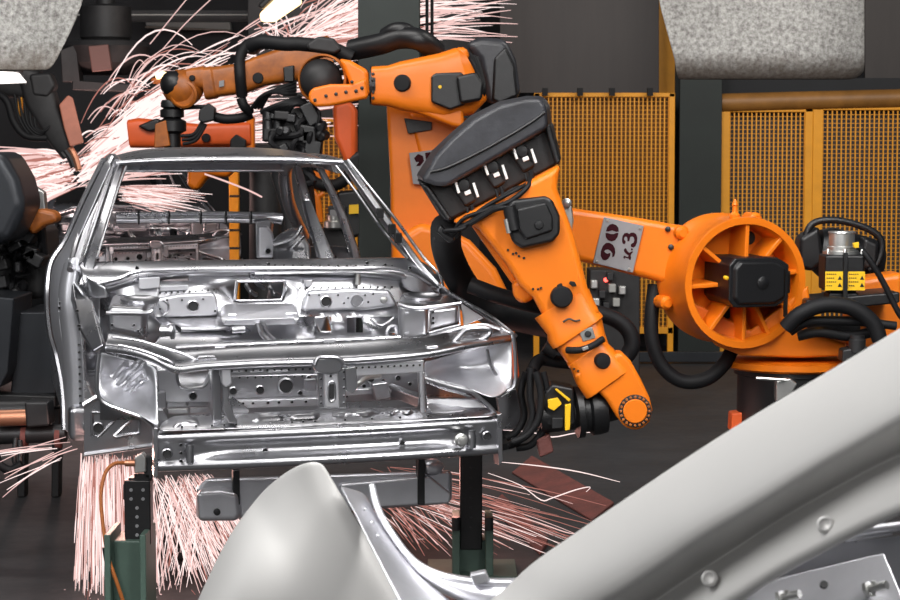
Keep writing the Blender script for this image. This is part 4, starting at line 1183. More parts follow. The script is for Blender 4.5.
# ---- darker robot reaching left
Y3 = 15.0
R3 = thing('welding_robot', 'worn dark orange welding robot reaching left through the pink sparks', 'robot', (P(390, 300, Y3 + .3).x, Y3 + .3, 0))
lk3 = MB().slab([(332, 104), (350, 100), (356, 110), (356, 158), (346, 166), (334, 138)], Y3 + .2, .3).build('link_arm', 'red_orange', R3, bevel=.04)
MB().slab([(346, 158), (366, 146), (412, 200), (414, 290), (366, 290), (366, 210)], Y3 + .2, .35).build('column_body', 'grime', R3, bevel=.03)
bb = P(390, 290, Y3 + .3)
MB().lathe((bb.x, Y3 + .35, 0), (0, 0, 1), [(.3, 0), (.3, .05), (.24, .08), (.22, bb.z + .1)], 32).build('pedestal', 'black', R3)
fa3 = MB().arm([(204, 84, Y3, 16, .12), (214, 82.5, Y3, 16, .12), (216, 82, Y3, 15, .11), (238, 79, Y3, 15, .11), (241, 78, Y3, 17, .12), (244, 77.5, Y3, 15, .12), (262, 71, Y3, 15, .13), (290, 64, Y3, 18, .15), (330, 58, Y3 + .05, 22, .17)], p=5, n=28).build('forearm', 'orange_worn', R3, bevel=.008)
disc(258, 78, Y3 - .13, 5.5, .02, 'rubber', 'cover_cap', fa3)
MB().slab([(283, 67), (294, 65), (294, 82), (284, 82)], Y3 - .2, .1).build('arm_cover', 'black', fa3, bevel=.01)
MB().slab([(219, 81), (224, 80), (224, 86), (219, 87)], Y3 - .13, .02).build('arm_label', 'plate_grey', fa3)
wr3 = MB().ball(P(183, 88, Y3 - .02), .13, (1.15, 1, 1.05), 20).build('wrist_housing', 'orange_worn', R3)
MB().lathe(P(184, 94, Y3 - .10), (-.15, -1, -.1), [(.10, -.03), (.10, .02), (.085, .03), (.075, .015), (.02, .015)], 28).build('wrist_ring', 'orange_worn', wr3)
MB().ball(P(174, 84, Y3 - .05), .10, (1, 1, 1), 16).build('wrist_cover', 'black', wr3)
MB().arm([(188, 78, Y3 - .02, 9, .1), (205, 78, Y3 - .02, 12, .1)], p=4, n=16).build('wrist_yoke', 'orange_worn', wr3)
disc(192, 78, Y3 - .14, 3, .02, 'rubber', 'wrist_plug', wr3)
tl = MB().lathe(P(172, 100, Y3), (0, 0, -1), [(.07, 0), (.08, .02), (.08, .05), (.06, .06), (.085, .07), (.085, .12), (.06, .13), (.10, .15), (.10, .22), (.06, .24), (.06, .5)], 28).build('tool_stack', 'black', R3)
MB().slab([(155, 124), (166, 120), (170, 146), (154, 148)], Y3 - .1, .15).build('tool_plate', 'orange_worn', tl, bevel=.008)
hose('tool_hose', [(182, 108, Y3), (196, 107, Y3 - .03), (206, 107, Y3 - .03)], .016, parent=tl)
MB().slab([(199, 110), (208, 103), (215, 108), (214, 120), (203, 123), (198, 120)], Y3 - .1, .12).build('tool_bracket', 'black', tl, bevel=.01)
hose('tool_hose', [(210, 115, Y3), (224, 119, Y3), (240, 118, Y3), (252, 114, Y3)], .035, parent=tl)
for i in range(3):
    hose('tool_hose', [(181 + i, 136 + 4 * i, Y3 - .05), (194 + i, 134 + 3 * i, Y3 - .06), (202 + 2 * i, 122 + i, Y3 - .06)], .013, parent=tl)
hose('arm_hose', [(242, 96, Y3 - .1), (240, 75, Y3 - .15), (240, 58, Y3 - .1), (246, 46, Y3 - .05), (256, 42, Y3), (276, 42, Y3)], .04, parent=R3)
hose('arm_hose', [(241, 98, Y3 - .1), (244, 106, Y3 - .1), (250, 112, Y3 - .05)], .035, parent=R3)
for i in range(4):
    hose('arm_cable', [(252 + 3 * i, 108, Y3 - .1), (262 + 3 * i, 96 - i, Y3 - .18), (280 + 2 * i, 88 + 2 * i, Y3 - .2), (296, 82 + 4 * i, Y3 - .15)], .014, parent=R3, n=8)
MB().slab([(244, 44), (258, 36), (264, 44), (256, 54), (246, 54)], Y3 - .1, .15).build('hose_guide', 'black', R3, bevel=.02)
MB().slab([(262, 112), (276, 106), (284, 114), (282, 142), (262, 142)], Y3 - .1, .2).build('tool_manifold', 'black', R3, bevel=.02)

# ---- robot low behind the roof with only pieces of its arm in view
Y5 = 16.4
R5 = thing('welding_robot', 'orange red robot arm lying low just above the car roof among the sparks', 'robot', (P(262, 300, Y5).x, Y5 + .25, 0))
ar5 = MB().arm([(130, 134, Y5, 14, .12), (140, 133, Y5, 15, .13), (160, 134, Y5, 14, .13), (200, 135, Y5, 11, .13), (252, 134, Y5, 12, .13)], p=5, n=20).build('forearm', 'red_orange', R5, bevel=.01)
MB().slab([(137, 126), (156, 118), (164, 122), (160, 130), (148, 132)], Y5 - .18, .1).build('arm_cover', 'black', ar5, bevel=.02)
disc(206, 138, Y5 - .15, 4.5, .02, 'rubber', 'cover_cap', ar5)
MB().slab([(230, 140), (236, 134), (246, 140), (246, 148), (230, 148)], Y5 - .17, .05).build('arm_cover', 'black', ar5, bevel=.01)
MB().slab([(246, 116), (254, 116), (254, 150), (246, 150)], Y5 - .1, .12).build('arm_upright', 'orange', R5, bevel=.015)
MB().slab([(176, 144), (236, 144), (240, 160), (228, 178), (208, 176), (196, 192), (186, 186), (188, 164)], Y5 + .1, .2).build('shoulder_casting', 'orange', R5, bevel=.04)
bb = P(262, 160, Y5)
MB().lathe((bb.x, Y5 + .25, 0), (0, 0, 1), [(.3, 0), (.3, .05), (.14, .08), (.12, bb.z)], 28).build('pedestal', 'grime', R5)
MB().slab([(236, 146), (272, 144), (272, 160), (236, 158)], Y5 + .15, .2).build('shoulder_bracket', 'grime', R5, bevel=.02)

# ---- robot seen through the right side window
Y6 = 17.6
R6 = thing('welding_robot', 'dark robot with ribbed orange casting and silver motor seen through the rear window opening', 'robot', (P(340, 300, Y6).x + .1, Y6 + .2, 0))
bb = P(352, 262, Y6)
MB().lathe((R6.location.x, Y6 + .2, 0), (0, 0, 1), [(.35, 0), (.35, .05), (.28, .08), (.26, bb.z + .1)], 28).build('pedestal', 'black', R6)
oc = MB().tube(smooth_path([P(*q) for q in ((307, 188, Y6), (314, 194, Y6), (318, 206, Y6), (319, 222, Y6))], 5), .035, 10).build('ribbed_casting', 'orange', R6)
for a, b in (((308, 192), (300, 188)), ((316, 204), (308, 204)), ((318, 210), (309, 211)), ((318, 218), (309, 217)), ((318, 197), (324, 193))):
    MB().tube([P(*a, Y6), P(*b, Y6)], .022, 8).build('casting_rib', 'orange', oc)
MB().lathe(P(334, 224, Y6), (0, 0, 1), [(.05, -.05), (.085, -.03), (.085, .02), (.06, .03), (.06, .08), (.045, .09)], 20).build('axis_motor', 'alu', R6)
MB().slab([(328, 216), (346, 216), (346, 206), (328, 206)], Y6 - .05, .1).build('motor_box', 'darkmetal', R6, bevel=.01)
MB().slab([(330, 210), (341, 209), (341, 216), (330, 216)], Y6 - .06, .02).build('motor_label', 'plate_grey', R6)
MB().slab([(349, 205), (364, 204), (364, 213), (349, 214)], Y6 - .06, .02).build('motor_label', 'yellow', R6)
MB().slab([(336, 192), (372, 188), (376, 232), (346, 240), (338, 228)], Y6, .25).build('link_arm', 'black', R6, bevel=.03)
MB().slab([(322, 226), (352, 226), (356, 262), (322, 262)], Y6 + .02, .3).build('gearbox', 'grime', R6, bevel=.03)
MB().tube([P(306 + 22 * math.cos(a) + 22, 168 + 18 * math.sin(a), Y6) for a in [math.pi * (.02 + .96 * i / 20) for i in range(21)]], .05, 12).build('hose_loop', 'rubber', R6)
MB().slab([(300, 164), (330, 164), (330, 178), (312, 182), (302, 174)], Y6 + .1, .1).build('arm_body', 'orange', R6, bevel=.02)
MB().slab([(266, 166), (296, 166), (306, 214), (296, 256), (276, 246), (270, 200)], Y6 - .5, .25).build('dark_column', 'grime', R6, bevel=.03)

# ---- robot with the gripper at the far left
Y4 = 17.0
R4 = thing('welding_robot', 'dark robot tool with a salmon shield reaching down at the far left beside the car', 'robot', (P(-60, 300, Y4 + .4).x, Y4 + .4, 0))
bb = P(-55, 250, Y4 + .4)
MB().lathe((bb.x, Y4 + .4, 0), (0, 0, 1), [(.42, 0), (.42, .05), (.33, .08), (.31, bb.z + .3)], 28).build('pedestal', 'black', R4)
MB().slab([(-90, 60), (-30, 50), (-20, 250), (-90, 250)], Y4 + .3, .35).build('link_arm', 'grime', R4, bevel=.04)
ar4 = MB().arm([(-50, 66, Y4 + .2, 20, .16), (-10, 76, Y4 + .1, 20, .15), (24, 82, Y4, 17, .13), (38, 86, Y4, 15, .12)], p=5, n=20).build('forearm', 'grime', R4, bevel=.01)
tl4 = MB().arm([(34, 80, Y4 - .05, 14, .10), (42, 100, Y4 - .05, 16, .10), (50, 118, Y4 - .05, 13, .09), (60, 140, Y4 - .05, 10, .08), (66, 150, Y4 - .05, 8, .06)], p=5, n=18).build('welding_gun', 'grime', R4)
MB().loft([[P(x, y, Y4 - .18) for x, y in ((59, 105), (68, 95), (73, 98), (84, 143), (70, 147), (64, 128))], [P(x, y, Y4 - .06) for x, y in ((59, 105), (68, 95), (73, 98), (84, 143), (70, 147), (64, 128))]]).build('gun_shield', 'shield', tl4, bevel=.012)
for pp in (((62, 146), (70, 158), (74, 168)), ((68, 146), (74, 155), (79, 171)), ((56, 138), (60, 150), (66, 158))):
    hose('gun_electrode', [(x, y, Y4 - .08) for x, y in pp], [.028] * 16 + [.016], 'copper' if pp[0][0] == 68 else 'grime', parent=tl4, n=8)
for i in range(5):
    hose('gun_hose', [(14 + 5 * i, 92 + 4 * i, Y4 - .1), (20 + 4 * i, 120 + 2 * i, Y4 - .14), (34 + 3 * i, 138 - 2 * i, Y4 - .14), (48 + 2 * i, 132 - 4 * i, Y4 - .1)], .011, parent=tl4, n=8)
hose('arm_hose', [(-10, 90, Y4 - .1), (6, 100, Y4 - .15), (14, 122, Y4 - .15), (26, 136, Y4 - .15), (46, 138, Y4 - .1)], .03, parent=R4)
MB().slab([(18, 86), (22, 86), (22, 116), (18, 116)], Y4 - .1, .04).build('yellow_tag', 'fence', R4)
MB().slab([(28, 74), (50, 72), (56, 86), (48, 98), (32, 96)], Y4 - .16, .16).build('wrist_housing', 'grime', R4, bevel=.03)


# ================================================================== SECOND CAR ON THE LINE
car2 = copy_tree(car)
car2['label'] = 'pink lit second car body shell, seen through the windscreen opening of the nearer one'
T0 = P(137, 207, 19.5)
car2.location = (-2.58, 18.6, -.02)
car2.rotation_euler = (0, 0, math.radians(14))

# ================================================================== FIXTURES UNDER THE CAR
fx = thing('support_post', 'black perforated support post on a green foot under the left front corner of the car', 'support', (P(132, 500, 8.35).x, 8.35, 0))
p = MB().box((P(138, 500, 8.30).x, 8.32, P(138, 512, 8.30).z), (.105, .08, .26)).build('perforated_post', 'black', fx, bevel=.006)
for i in range(6):
    for x in ((131, 143) if i < 2 else (137,)):
        MB().lathe(P(x, 490 + i * 9, 8.278), (0, -1, 0), [(.007, -.01), (.007, .001), (.003, .001)], 10).build('post_hole', 'plate_grey', p)
MB().slab([(123, 484), (128, 484), (128, 478), (134, 478), (134, 474), (150, 474), (150, 500), (123, 500)], 8.3, .08).build('post_head', 'black', p, bevel=.004)
gb_ = P(132, 536, 8.35)
MB().box((gb_.x, 8.36, gb_.z / 2), (.16, .22, gb_.z)).build('green_foot', 'green2', fx, bevel=.008)
for x in (113, 148):
    MB().box((P(x, 560, 8.3).x, 8.3, gb_.z / 2 + .02), (.025, .28, gb_.z + .04)).build('foot_cheek', 'green2', fx, bevel=.005)
MB().box((gb_.x, 8.36, .015), (.4, .4, .03)).build('foot_plate', 'green2', fx, bevel=.005)
MB().slab([(134, 458), (142, 453), (146, 458), (146, 472), (134, 474)], 8.28, .06).build('clamp_block', 'alu', fx, bevel=.006)
MB().slab([(144, 456), (154, 456), (152, 480), (144, 478)], 8.3, .08).build('clamp_arm', 'darkmetal', fx, bevel=.006)
MB().tube([P(125, 463, 8.28), P(135, 463, 8.28)], .014, 10).build('cable_plug', 'copper', fx)
hose('sensor_cable', [(126, 463, 8.28), (114, 464, 8.26), (105, 474, 8.24), (101, 496, 8.22), (103, 525, 8.2), (108, 556, 8.18), (116, 580, 8.18), (124, 604, 8.2)], .008, 'cable_orange', fx, n=8)
MB().tube([P(106, 547, 8.18), P(108, 560, 8.18)], .016, 10).build('cable_joint', 'black', fx)

fx2 = thing('support_post', 'black support post on a green foot standing behind the right end of the bumper beam', 'support', (P(471, 578, 9.3).x, 9.3, 0))
zt = P(471, 458, 9.25).z
zb = P(471, 545, 9.25).z
p = MB().box((P(471, 500, 9.25).x, 9.28, (zt + zb) / 2 + .03), (.10, .09, zt - zb + .1)).build('perforated_post', 'black', fx2, bevel=.006)
for i in range(7):
    MB().lathe(P(471, 468 + i * 10, 9.234), (0, -1, 0), [(.006, -.01), (.006, .001), (.002, .001)], 8).build('post_hole', 'darkmetal', p)
gb_ = P(472, 540, 9.25)
MB().box((gb_.x, 9.32, gb_.z / 2), (.14, .16, gb_.z)).build('green_foot', 'green2', fx2, bevel=.008)
for x, m_ in ((456, 'rust_red_lit'), (489, 'green2')):
    zz = P(x, 515, 9.25).z
    MB().box((P(x, 540, 9.25).x, 9.27, zz / 2), (.035, .24, zz)).build('foot_cheek', 'green2', fx2, bevel=.005)
    MB().tube([P(x, 517, 9.13), P(x, 530, 9.13)], .02, 10).build('cheek_roller', 'darkmetal', fx2)
MB().box((gb_.x, 9.32, .015), (.4, .4, .03)).build('foot_plate', 'green2', fx2, bevel=.005)
# small stand left behind the sparks
st = thing('floor_stand', 'low dark stand behind the sparks left of the green foot', 'stand', (P(92, 560, 9.3).x, 9.3, 0))
z = P(92, 515, 9.3).z
MB().box((P(92, 500, 9.3).x, 9.3, z), (.12, .2, .02)).build('stand_top', 'rust_red_lit', st, bevel=.004)
MB().box((P(92, 500, 9.3).x, 9.3, z / 2 - .01), (.05, .06, z - .02)).build('stand_leg', 'darkmetal', st, bevel=.004)
mc = thing('clamp_unit', 'dark clamp unit on the floor right of the left support post', 'clamp', (P(172, 570, 9.7).x, 9.7, 0))
MB().box((P(172, 548, 9.7).x, 9.7, P(172, 552, 9.7).z / 2 + .05), (.14, .16, P(172, 552, 9.7).z + .1)).build('clamp_body', 'darkmetal', mc, bevel=.012)
MB().lathe((P(172, 548, 9.6).x, 9.63, .2), (0, -1, 0), [(.05, -.02), (.05, .02), (.03, .03)], 20).build('clamp_dial', 'grime', mc)

# floor kerbs with the red light of the sparks painted in
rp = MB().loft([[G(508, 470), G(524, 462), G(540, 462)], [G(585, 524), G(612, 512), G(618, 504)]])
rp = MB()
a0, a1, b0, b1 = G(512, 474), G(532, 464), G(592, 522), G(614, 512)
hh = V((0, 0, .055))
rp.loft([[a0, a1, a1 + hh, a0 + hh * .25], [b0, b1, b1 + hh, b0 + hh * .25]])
tag(lone(rp.build('floor_kerb', 'rust_red_lit', bevel=.006), (a0 + b1) / 2), 'reddish steel kerb lying on the floor under the gun of the right robot', 'kerb')
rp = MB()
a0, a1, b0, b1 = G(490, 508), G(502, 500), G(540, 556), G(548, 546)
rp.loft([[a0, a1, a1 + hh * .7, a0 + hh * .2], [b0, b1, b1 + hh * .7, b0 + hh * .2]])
tag(lone(rp.build('floor_kerb', 'rust_red_lit', bevel=.006), (a0 + b1) / 2), 'short reddish kerb on the floor just right of the right green foot', 'kerb')

# ================================================================== LEFT SIDE MACHINES
lm = thing('line_machine', 'dark line machine with steel plates standing left of the car', 'machine', (P(25, 420, 11.0).x, 11.0, 0))
x0, x1 = P(-40, 300, 11).x, P(14, 300, 11).x
MB().slab([(-60, 292), (14, 298), (8, 372), (0, 388), (-60, 392)], 10.9, .5).build('side_plate', 'platform', lm, bevel=.01)
MB().slab([(18, 312), (56, 312), (56, 394), (10, 396)], 11.1, .6).build('front_plate', 'platform', lm, bevel=.01)
MB().slab([(-60, 392), (56, 396), (56, 408), (-60, 410)], 11.0, .8).build('machine_bed', 'black', lm, bevel=.01)
MB().slab([(-60, 160), (2, 150), (18, 178), (26, 206), (10, 240), (-60, 262)], 10.9, .5).build('machine_head', 'platform', lm, bevel=.06, seg=3)
MB().slab([(-60, 236), (42, 225), (46, 262), (44, 300), (-60, 300)], 11.6, .5).build('machine_core', 'grime', lm, bevel=.05, seg=3)
random.seed(3)
for i in range(40):
    x, y = random.uniform(-10, 40), random.uniform(212, 298)
    if i % 2:
        MB().tube(smooth_path([P(x, y, 11.5), P(x + random.uniform(-14, 14), y + random.uniform(-14, 14), 11.42), P(x + random.uniform(-18, 18), y + random.uniform(-4, 22), 11.5)], 5), random.uniform(.012, .03), 8).build('machine_hose', 'rubber', lm)
    else:
        MB().box(P(x, y, 11.45), (random.uniform(.03, .09), .2, random.uniform(.03, .08)), Matrix.Rotation(random.uniform(-.7, .7), 3, 'Y')).build('machine_block', random.choice(['grime', 'darkmetal', 'darkmetal', 'black']), lm, bevel=.012)
MB().slab([(24, 220), (38, 208), (56, 212), (58, 222), (44, 226), (30, 236)], 11.3, .15).build('orange_cover', 'orange_worn', lm, bevel=.03)
MB().slab([(34, 186), (44, 192), (46, 214), (36, 222), (30, 212)], 11.9, .08).build('spatter_plate', 'alu', lm, bevel=.01)
for x in (18, 52):
    MB().slab([(x, 408), (x + 8, 408), (x + 8, 575), (x, 575)], 11.4, .1).build('machine_leg', 'black', lm, bevel=.008)
for o in lm.children:
    if o.name.startswith('machine_leg'):
        for v in o.data.vertices:
            if v.co.z < P(0, 500, 11.4).z:
                v.co.z = 0
pn = thing('clamp_cylinder', 'dark pneumatic clamp cylinder with a brass rod low at the far left', 'cylinder', (P(30, 440, 9.6).x, 9.6, 0))
MB().tube([P(-40, 414, 9.6), P(38, 412, 9.6)], .055, 16).build('cylinder_body', 'darkmetal', pn)
MB().tube([P(0, 418, 9.55), P(30, 417, 9.55)], .038, 14).build('brass_rod', 'copper', pn)
MB().slab([(24, 402), (48, 402), (50, 426), (26, 428)], 9.5, .14).build('cylinder_head', 'darkmetal', pn, bevel=.012)
MB().tube([P(-40, 437, 9.6), P(66, 433, 9.6)], .042, 16).build('lower_tube', 'darkmetal', pn)
for x in (22, 56):
    MB().tube([P(x, 437, 9.6), P(x + 5, 437, 9.6)], .052, 16).build('tube_collar', 'rust_red_lit', pn)
hose('air_hose', [(16, 438, 9.5), (14, 456, 9.48), (16, 466, 9.48), (20, 462, 9.48), (20, 440, 9.5)], .012, 'darkmetal', pn)
hose('air_hose', [(-6, 440, 9.5), (-2, 462, 9.46), (10, 470, 9.46), (22, 464, 9.46)], .02, 'rubber', pn)
MB().slab([(-40, 424), (-28, 424), (-28, 560), (-40, 560)], 9.55, .1).build('cylinder_stand', 'darkmetal', pn)
for o in pn.children:
    if o.name.startswith('cylinder_stand'):
        for v in o.data.vertices:
            if v.co.z < .6:
                v.co.z = 0
zc = thing('floor_channel', 'dark floor channel with steel edges running under the car', 'channel', G(180, 590))

# ================================================================== BACKGROUND OF THE HALL
def column(name, x0, x1, Y, T, m):
    a, b = P(x0, 300, Y).x, P(x1, 300, Y).x
    mb = MB()
    w = b - a
    cx = (a + b) / 2
    t = .05
    mb.box((cx, Y, 2.6), (w, t, 5.2))
    mb.box((cx, Y + T, 2.6), (w, t, 5.2))
    mb.box((cx, Y + T / 2, 2.6), (w * .35, T, 5.2))
    return struct(mb.build(name, m, bevel=.006))


def struct(o):
    o['kind'] = 'structure'
    return o


bpy.data.objects.remove(zc)
column('column_green', 359, 420, 14.5, .25, 'green')
column('column_green', 678, 720, 19.2, .4, 'green')
column('column_grey', 250, 340, 20.5, .4, 'grime')
column('column_grey', 436, 480, 21.5, .4, 'grime')
cl = MB()
cl.tube([P(379, 40, 14.5), P(378, 130, 14.5), P(379, 300, 14.5), V((P(379, 300, 14.5).x, 14.5, 0))], .012, 8)
tag(lone(cl.build('conduit', 'alu'), P(379, 250, 14.5)), 'thin metal conduit running down the green column behind the middle robot', 'pipe')
cl = MB()
for x in (427, 432):
    cl.tube([P(x, -10, 15.4), P(x, 40, 15.4)], .012, 8)
tag(lone(cl.build('cable_pair', 'rubber'), P(430, 40, 15.4)), 'pair of thin dark cables hanging beside the green column', 'cable')

# wall cladding panels
def wall_sheet(x0, x1, y0, y1, Y, m, name='wall_cladding'):
    return struct(MB().slab([(x0, y0), (x1, y0), (x1, y1), (x0, y1)], Y, .06).build(name, m, bevel=.004))


wall_sheet(500, 659, -60, 93, 20.0, 'panel')
wall_sheet(865, 960, -60, 90, 20.3, 'panel')
wall_sheet(655, 690, -60, 96, 20.5, 'fence')
wall_sheet(120, 256, 10, 22, 21.5, 'grime', 'trim_ledge')
wall_sheet(40, 256, -20, -6, 21.5, 'lampgrey', 'trim_ledge')
wall_sheet(60, 250, 14, 15.5, 21.3, 'lampgrey', 'trim_ledge')
wall_sheet(690, 960, 78, 100, 19.6, 'wall', 'beam')
pp = MB()
pp.tube([P(716, 103, 19.3), P(790, 101, 19.3), P(960, 97, 19.3)], .085, 16)
tag(lone(pp.build('pipe', 'pipe'), P(800, 104, 19.0)), 'blurred brown pipe running level above the right yellow fence', 'pipe')
wall_sheet(540, 960, 352, 362, 18.6, 'platform', 'trim_kerb')
wall_sheet(540, 960, 330, 346, 19.9, 'grime', 'trim_kerb')


# yellow mesh fence
def fence(x0, x1, y0, y1, Y, label, back, nx, ny, fl=8, fr=8):
    t = thing('fence_panel', label, 'fence', (P((x0 + x1) / 2, 300, Y).x, Y, 0), group='yellow mesh fence panels')
    a, b = P(x0, y0, Y), P(x1, y1, Y)
    zt = a.z
    kx = Y / F
    MB().box((a.x + fl * kx / 2, Y, zt / 2), (fl * kx, .05, zt)).build('fence_stile', 'fence', t, bevel=.006)
    MB().box((b.x - fr * kx / 2, Y, zt / 2), (fr * kx, .05, zt)).build('fence_stile', 'fence', t, bevel=.006)
    MB().box(((a.x + b.x) / 2, Y, zt - 2 * kx), (b.x - a.x, .05, 4 * kx)).build('fence_rail', 'fence', t, bevel=.004)
    zb = .25
    MB().box(((a.x + b.x) / 2, Y, zb), (b.x - a.x, .05, .06)).build('fence_rail', 'fence', t, bevel=.004)
    mb = MB()
    xa, xb = a.x + fl * kx, b.x - fr * kx
    for i in range(nx + 1):
        x = xa + (xb - xa) * i / nx
        mb.box((x, Y, (zt + zb) / 2), (.012, .011, zt - zb))
    for j in range(ny + 1):
        z = zb + (zt - zb) * j / ny
        mb.box(((xa + xb) / 2, Y + .01, z), (xb - xa, .005, .005))
    mb.build('wire_mesh', 'fence', t)
    MB().box(((a.x + b.x) / 2, Y + .12, (zt + zb) / 2), (b.x - a.x - .02, .02, zt - zb - .05)).build('backing_sheet', back, t)
    return t


f1 = fence(534, 673, 93, 345, 19.2, 'yellow mesh fence panel with an ochre backing, left of the right green column', 'fencedark', 30, 56, 6, 6)
f1.name = 'fence_panel'
fence(721, 810, 108, 345, 19.3, 'yellow mesh fence panel with a grey backing, just right of the right green column', 'mesh_grey', 17, 52, 9, 8)
fence(813, 930, 106, 345, 19.3, 'yellow mesh fence panel with a grey backing at the right edge behind the balancer', 'mesh_grey', 22, 52, 10, 8)
f4 = fence(300, 358, 118, 345, 19.4, 'small ochre fence panel left of the middle green column', 'fencedark', 10, 56, 4, 4)
for x in (545, 580, 612, 650):
    o = MB().box(P(x, 92, 19.1), (.05, .08, .07)).build('fence_clip', 'rubber', f1)
    o.location = (0, 0, 0)
sp = MB().box((P(235, 300, 18.5).x, 18.5, 1.0), (.10, .10, 2.0))
spo = thing('safety_post', 'yellow safety post with dark bands seen through the windscreen opening', 'post', (P(235, 300, 18.5).x, 18.5, 0))
MB().box((P(235, 300, 18.5).x, 18.5, .9), (.085, .085, 1.84)).build('post_body', 'fence', spo, bevel=.006)
for y in (196, 230, 248):
    MB().box(P(235, y, 18.5), (.09, .09, .02)).build('post_band', 'black', spo)

# ceiling lamps
lt = thing('hanging_lamp', 'bright warm hanging lamp at the top left of the green column', 'lamp', P(279, 10, 17.0))
MB().prism([P(x, y, 16.9) for x, y in ((259, 14), (276, -2), (297, -2), (298, 3), (270, 22), (261, 22))], (0, .5, .03)).build('lamp_glass', 'lamp', lt, bevel=.03)
MB().prism([P(x, y, 16.9) + V((0, 0, .05)) for x, y in ((257, 12), (276, -6), (300, -6), (299, -1), (276, 2), (262, 16))], (0, .5, .03)).build('lamp_housing', 'grime', lt, bevel=.02)
MB().tube([P(280, -4, 17.1), P(280, -60, 17.1)], .02, 8).build('lamp_rod', 'grime', lt)
lt = thing('hanging_lamp', 'small glowing lamp behind the wrist of the worn robot', 'lamp', P(161, 76, 17.5))
MB().prism([P(x, y, 17.4) for x, y in ((154, 72), (165, 71), (167, 77), (156, 80))], (0, .2, 0)).build('lamp_glass', 'lamp', lt, bevel=.02)
MB().prism([P(x, y, 17.42) for x, y in ((150, 78), (168, 77), (170, 82), (152, 84))], (0, .2, 0)).build('lamp_housing', 'orange_worn', lt, bevel=.02)
lt = thing('wall_lamp', 'white lamp strip at the left edge below the scuffed sheet', 'lamp', P(8, 76, 16))
MB().prism([P(x, y, 16) for x, y in ((-30, 70), (14, 72), (22, 82), (-30, 84))], (0, .2, 0)).build('lamp_glass', 'lampw', lt, bevel=.01)
MB().prism([P(x, y, 15.98) for x, y in ((-30, 66), (18, 68), (16, 72), (-30, 70))], (0, .25, 0)).build('lamp_housing', 'grime', lt, bevel=.01)
lt = thing('strip_light', 'unlit grey strip light high at the left above the sparks', 'lamp', P(188, 24, 22.9))
MB().prism([P(x, y, 22.85) for x, y in ((145, 18), (230, 22), (231, 30), (146, 26))], (0, .15, 0)).build('strip_body', 'lampgrey', lt, bevel=.01)
MB().prism([P(x, y, 22.8) for x, y in ((145, 26), (231, 29.5), (231, 31), (145, 28))], (0, .15, 0)).build('strip_lens', 'scuff', lt)
# overhead machine at the upper left
om = thing('overhead_drum', 'dark round overhead machine with a reddish plate at the upper left behind the sparks', 'machine', P(106, 60, 18.0))
c = P(106, 40, 18.2)
MB().lathe(c, (0, 0, 1), [(.20, 0), (.22, .02), (.22, .28), (.18, .30)], 32).build('drum', 'grime', om)
MB().lathe(c, (0, 0, -1), [(.20, 0), (.36, .02), (.38, .06), (.34, .20), (.2, .30)], 36).build('lower_housing', 'grime', om)
MB().slab([(88, 46), (108, 44), (112, 70), (92, 72)], 17.75, .05).build('reddish_plate', 'dull_red', om, bevel=.01)
MB().slab([(60, 50), (76, 44), (80, 82), (62, 82)], 17.9, .2).build('side_box', 'grime', om, bevel=.01)
MB().slab([(72, 80), (130, 84), (130, 92), (72, 90)], 17.9, .25).build('lower_tray', 'grime', om, bevel=.01)
MB().tube([c + V((0, 0, .3)), c + V((0, 0, 1.6))], .08, 12).build('hanger', 'grime', om)

# scuffed sheets hanging into the top of the picture
Ys = 12.5
rows = []
for i in range(15):
    t = i / 14
    row = []
    y = -70 + 150 * t
    xl = 650 + (8 if y < 0 else 8 + 17 * min(1, (y / 62)) ** 1.0) if y < 62 else 675 + 2 * (y - 62) / 18
    for j in range(25):
        s = j / 24
        x = xl + (865 - xl) * s
        if t > .93 and s > .9:
            x = min(x, 862)
        yy = y - (6 * max(0, (s - .93) / .07) ** 2 if t > .95 else 0)
        row.append(P(x, yy, Ys + .12 * math.sin(math.pi * s) * (1 - t) + .45 * max(0, s - .72) ** 1.5 + .10 * max(0, (t - .85) / .15) ** 2))
    rows.append(row)
gs = thing('hanging_sheet', 'large scuffed grey sheet hanging down over the right fence', 'sheet', P(765, 76, Ys))
MB().grid(rows).build('sheet', 'scuff', gs, solid=.012, sub=1)
MB().tube([P(700, -66, Ys + .05), P(700, -120, Ys + .05)], .02, 8).build('hanger', 'darkmetal', gs)
MB().tube([P(830, -66, Ys + .15), P(830, -120, Ys + .15)], .02, 8).build('hanger', 'darkmetal', gs)
MB().tube([P(779, 60, Ys + .03), P(783, 60.5, Ys + .03)], .012, 8).build('slot', 'hole_shade', gs)  # dark bead painting the shade of a slot
Yl = 10.5
rows = []
for i in range(13):
    t = i / 12
    y = -60 + 131 * t
    xr = 84 - 33 * max(0, (y + 2) / 73) ** 1.25 if y > -2 else 84 + (-2 - y) * .25
    rows.append([P(-90 + (xr + 90) * j / 16, y - 1 * (j == 16), Yl + .1 * math.sin(math.pi * j / 16)) for j in range(17)])
gs = thing('hanging_sheet', 'scuffed pale grey sheet hanging into the top left corner', 'sheet', P(20, 70, Yl))
MB().grid(rows).build('sheet', 'scuff', gs, solid=.012, sub=1)
MB().tube([P(0, -56, Yl + .05), P(0, -110, Yl + .05)], .02, 8).build('hanger', 'darkmetal', gs)

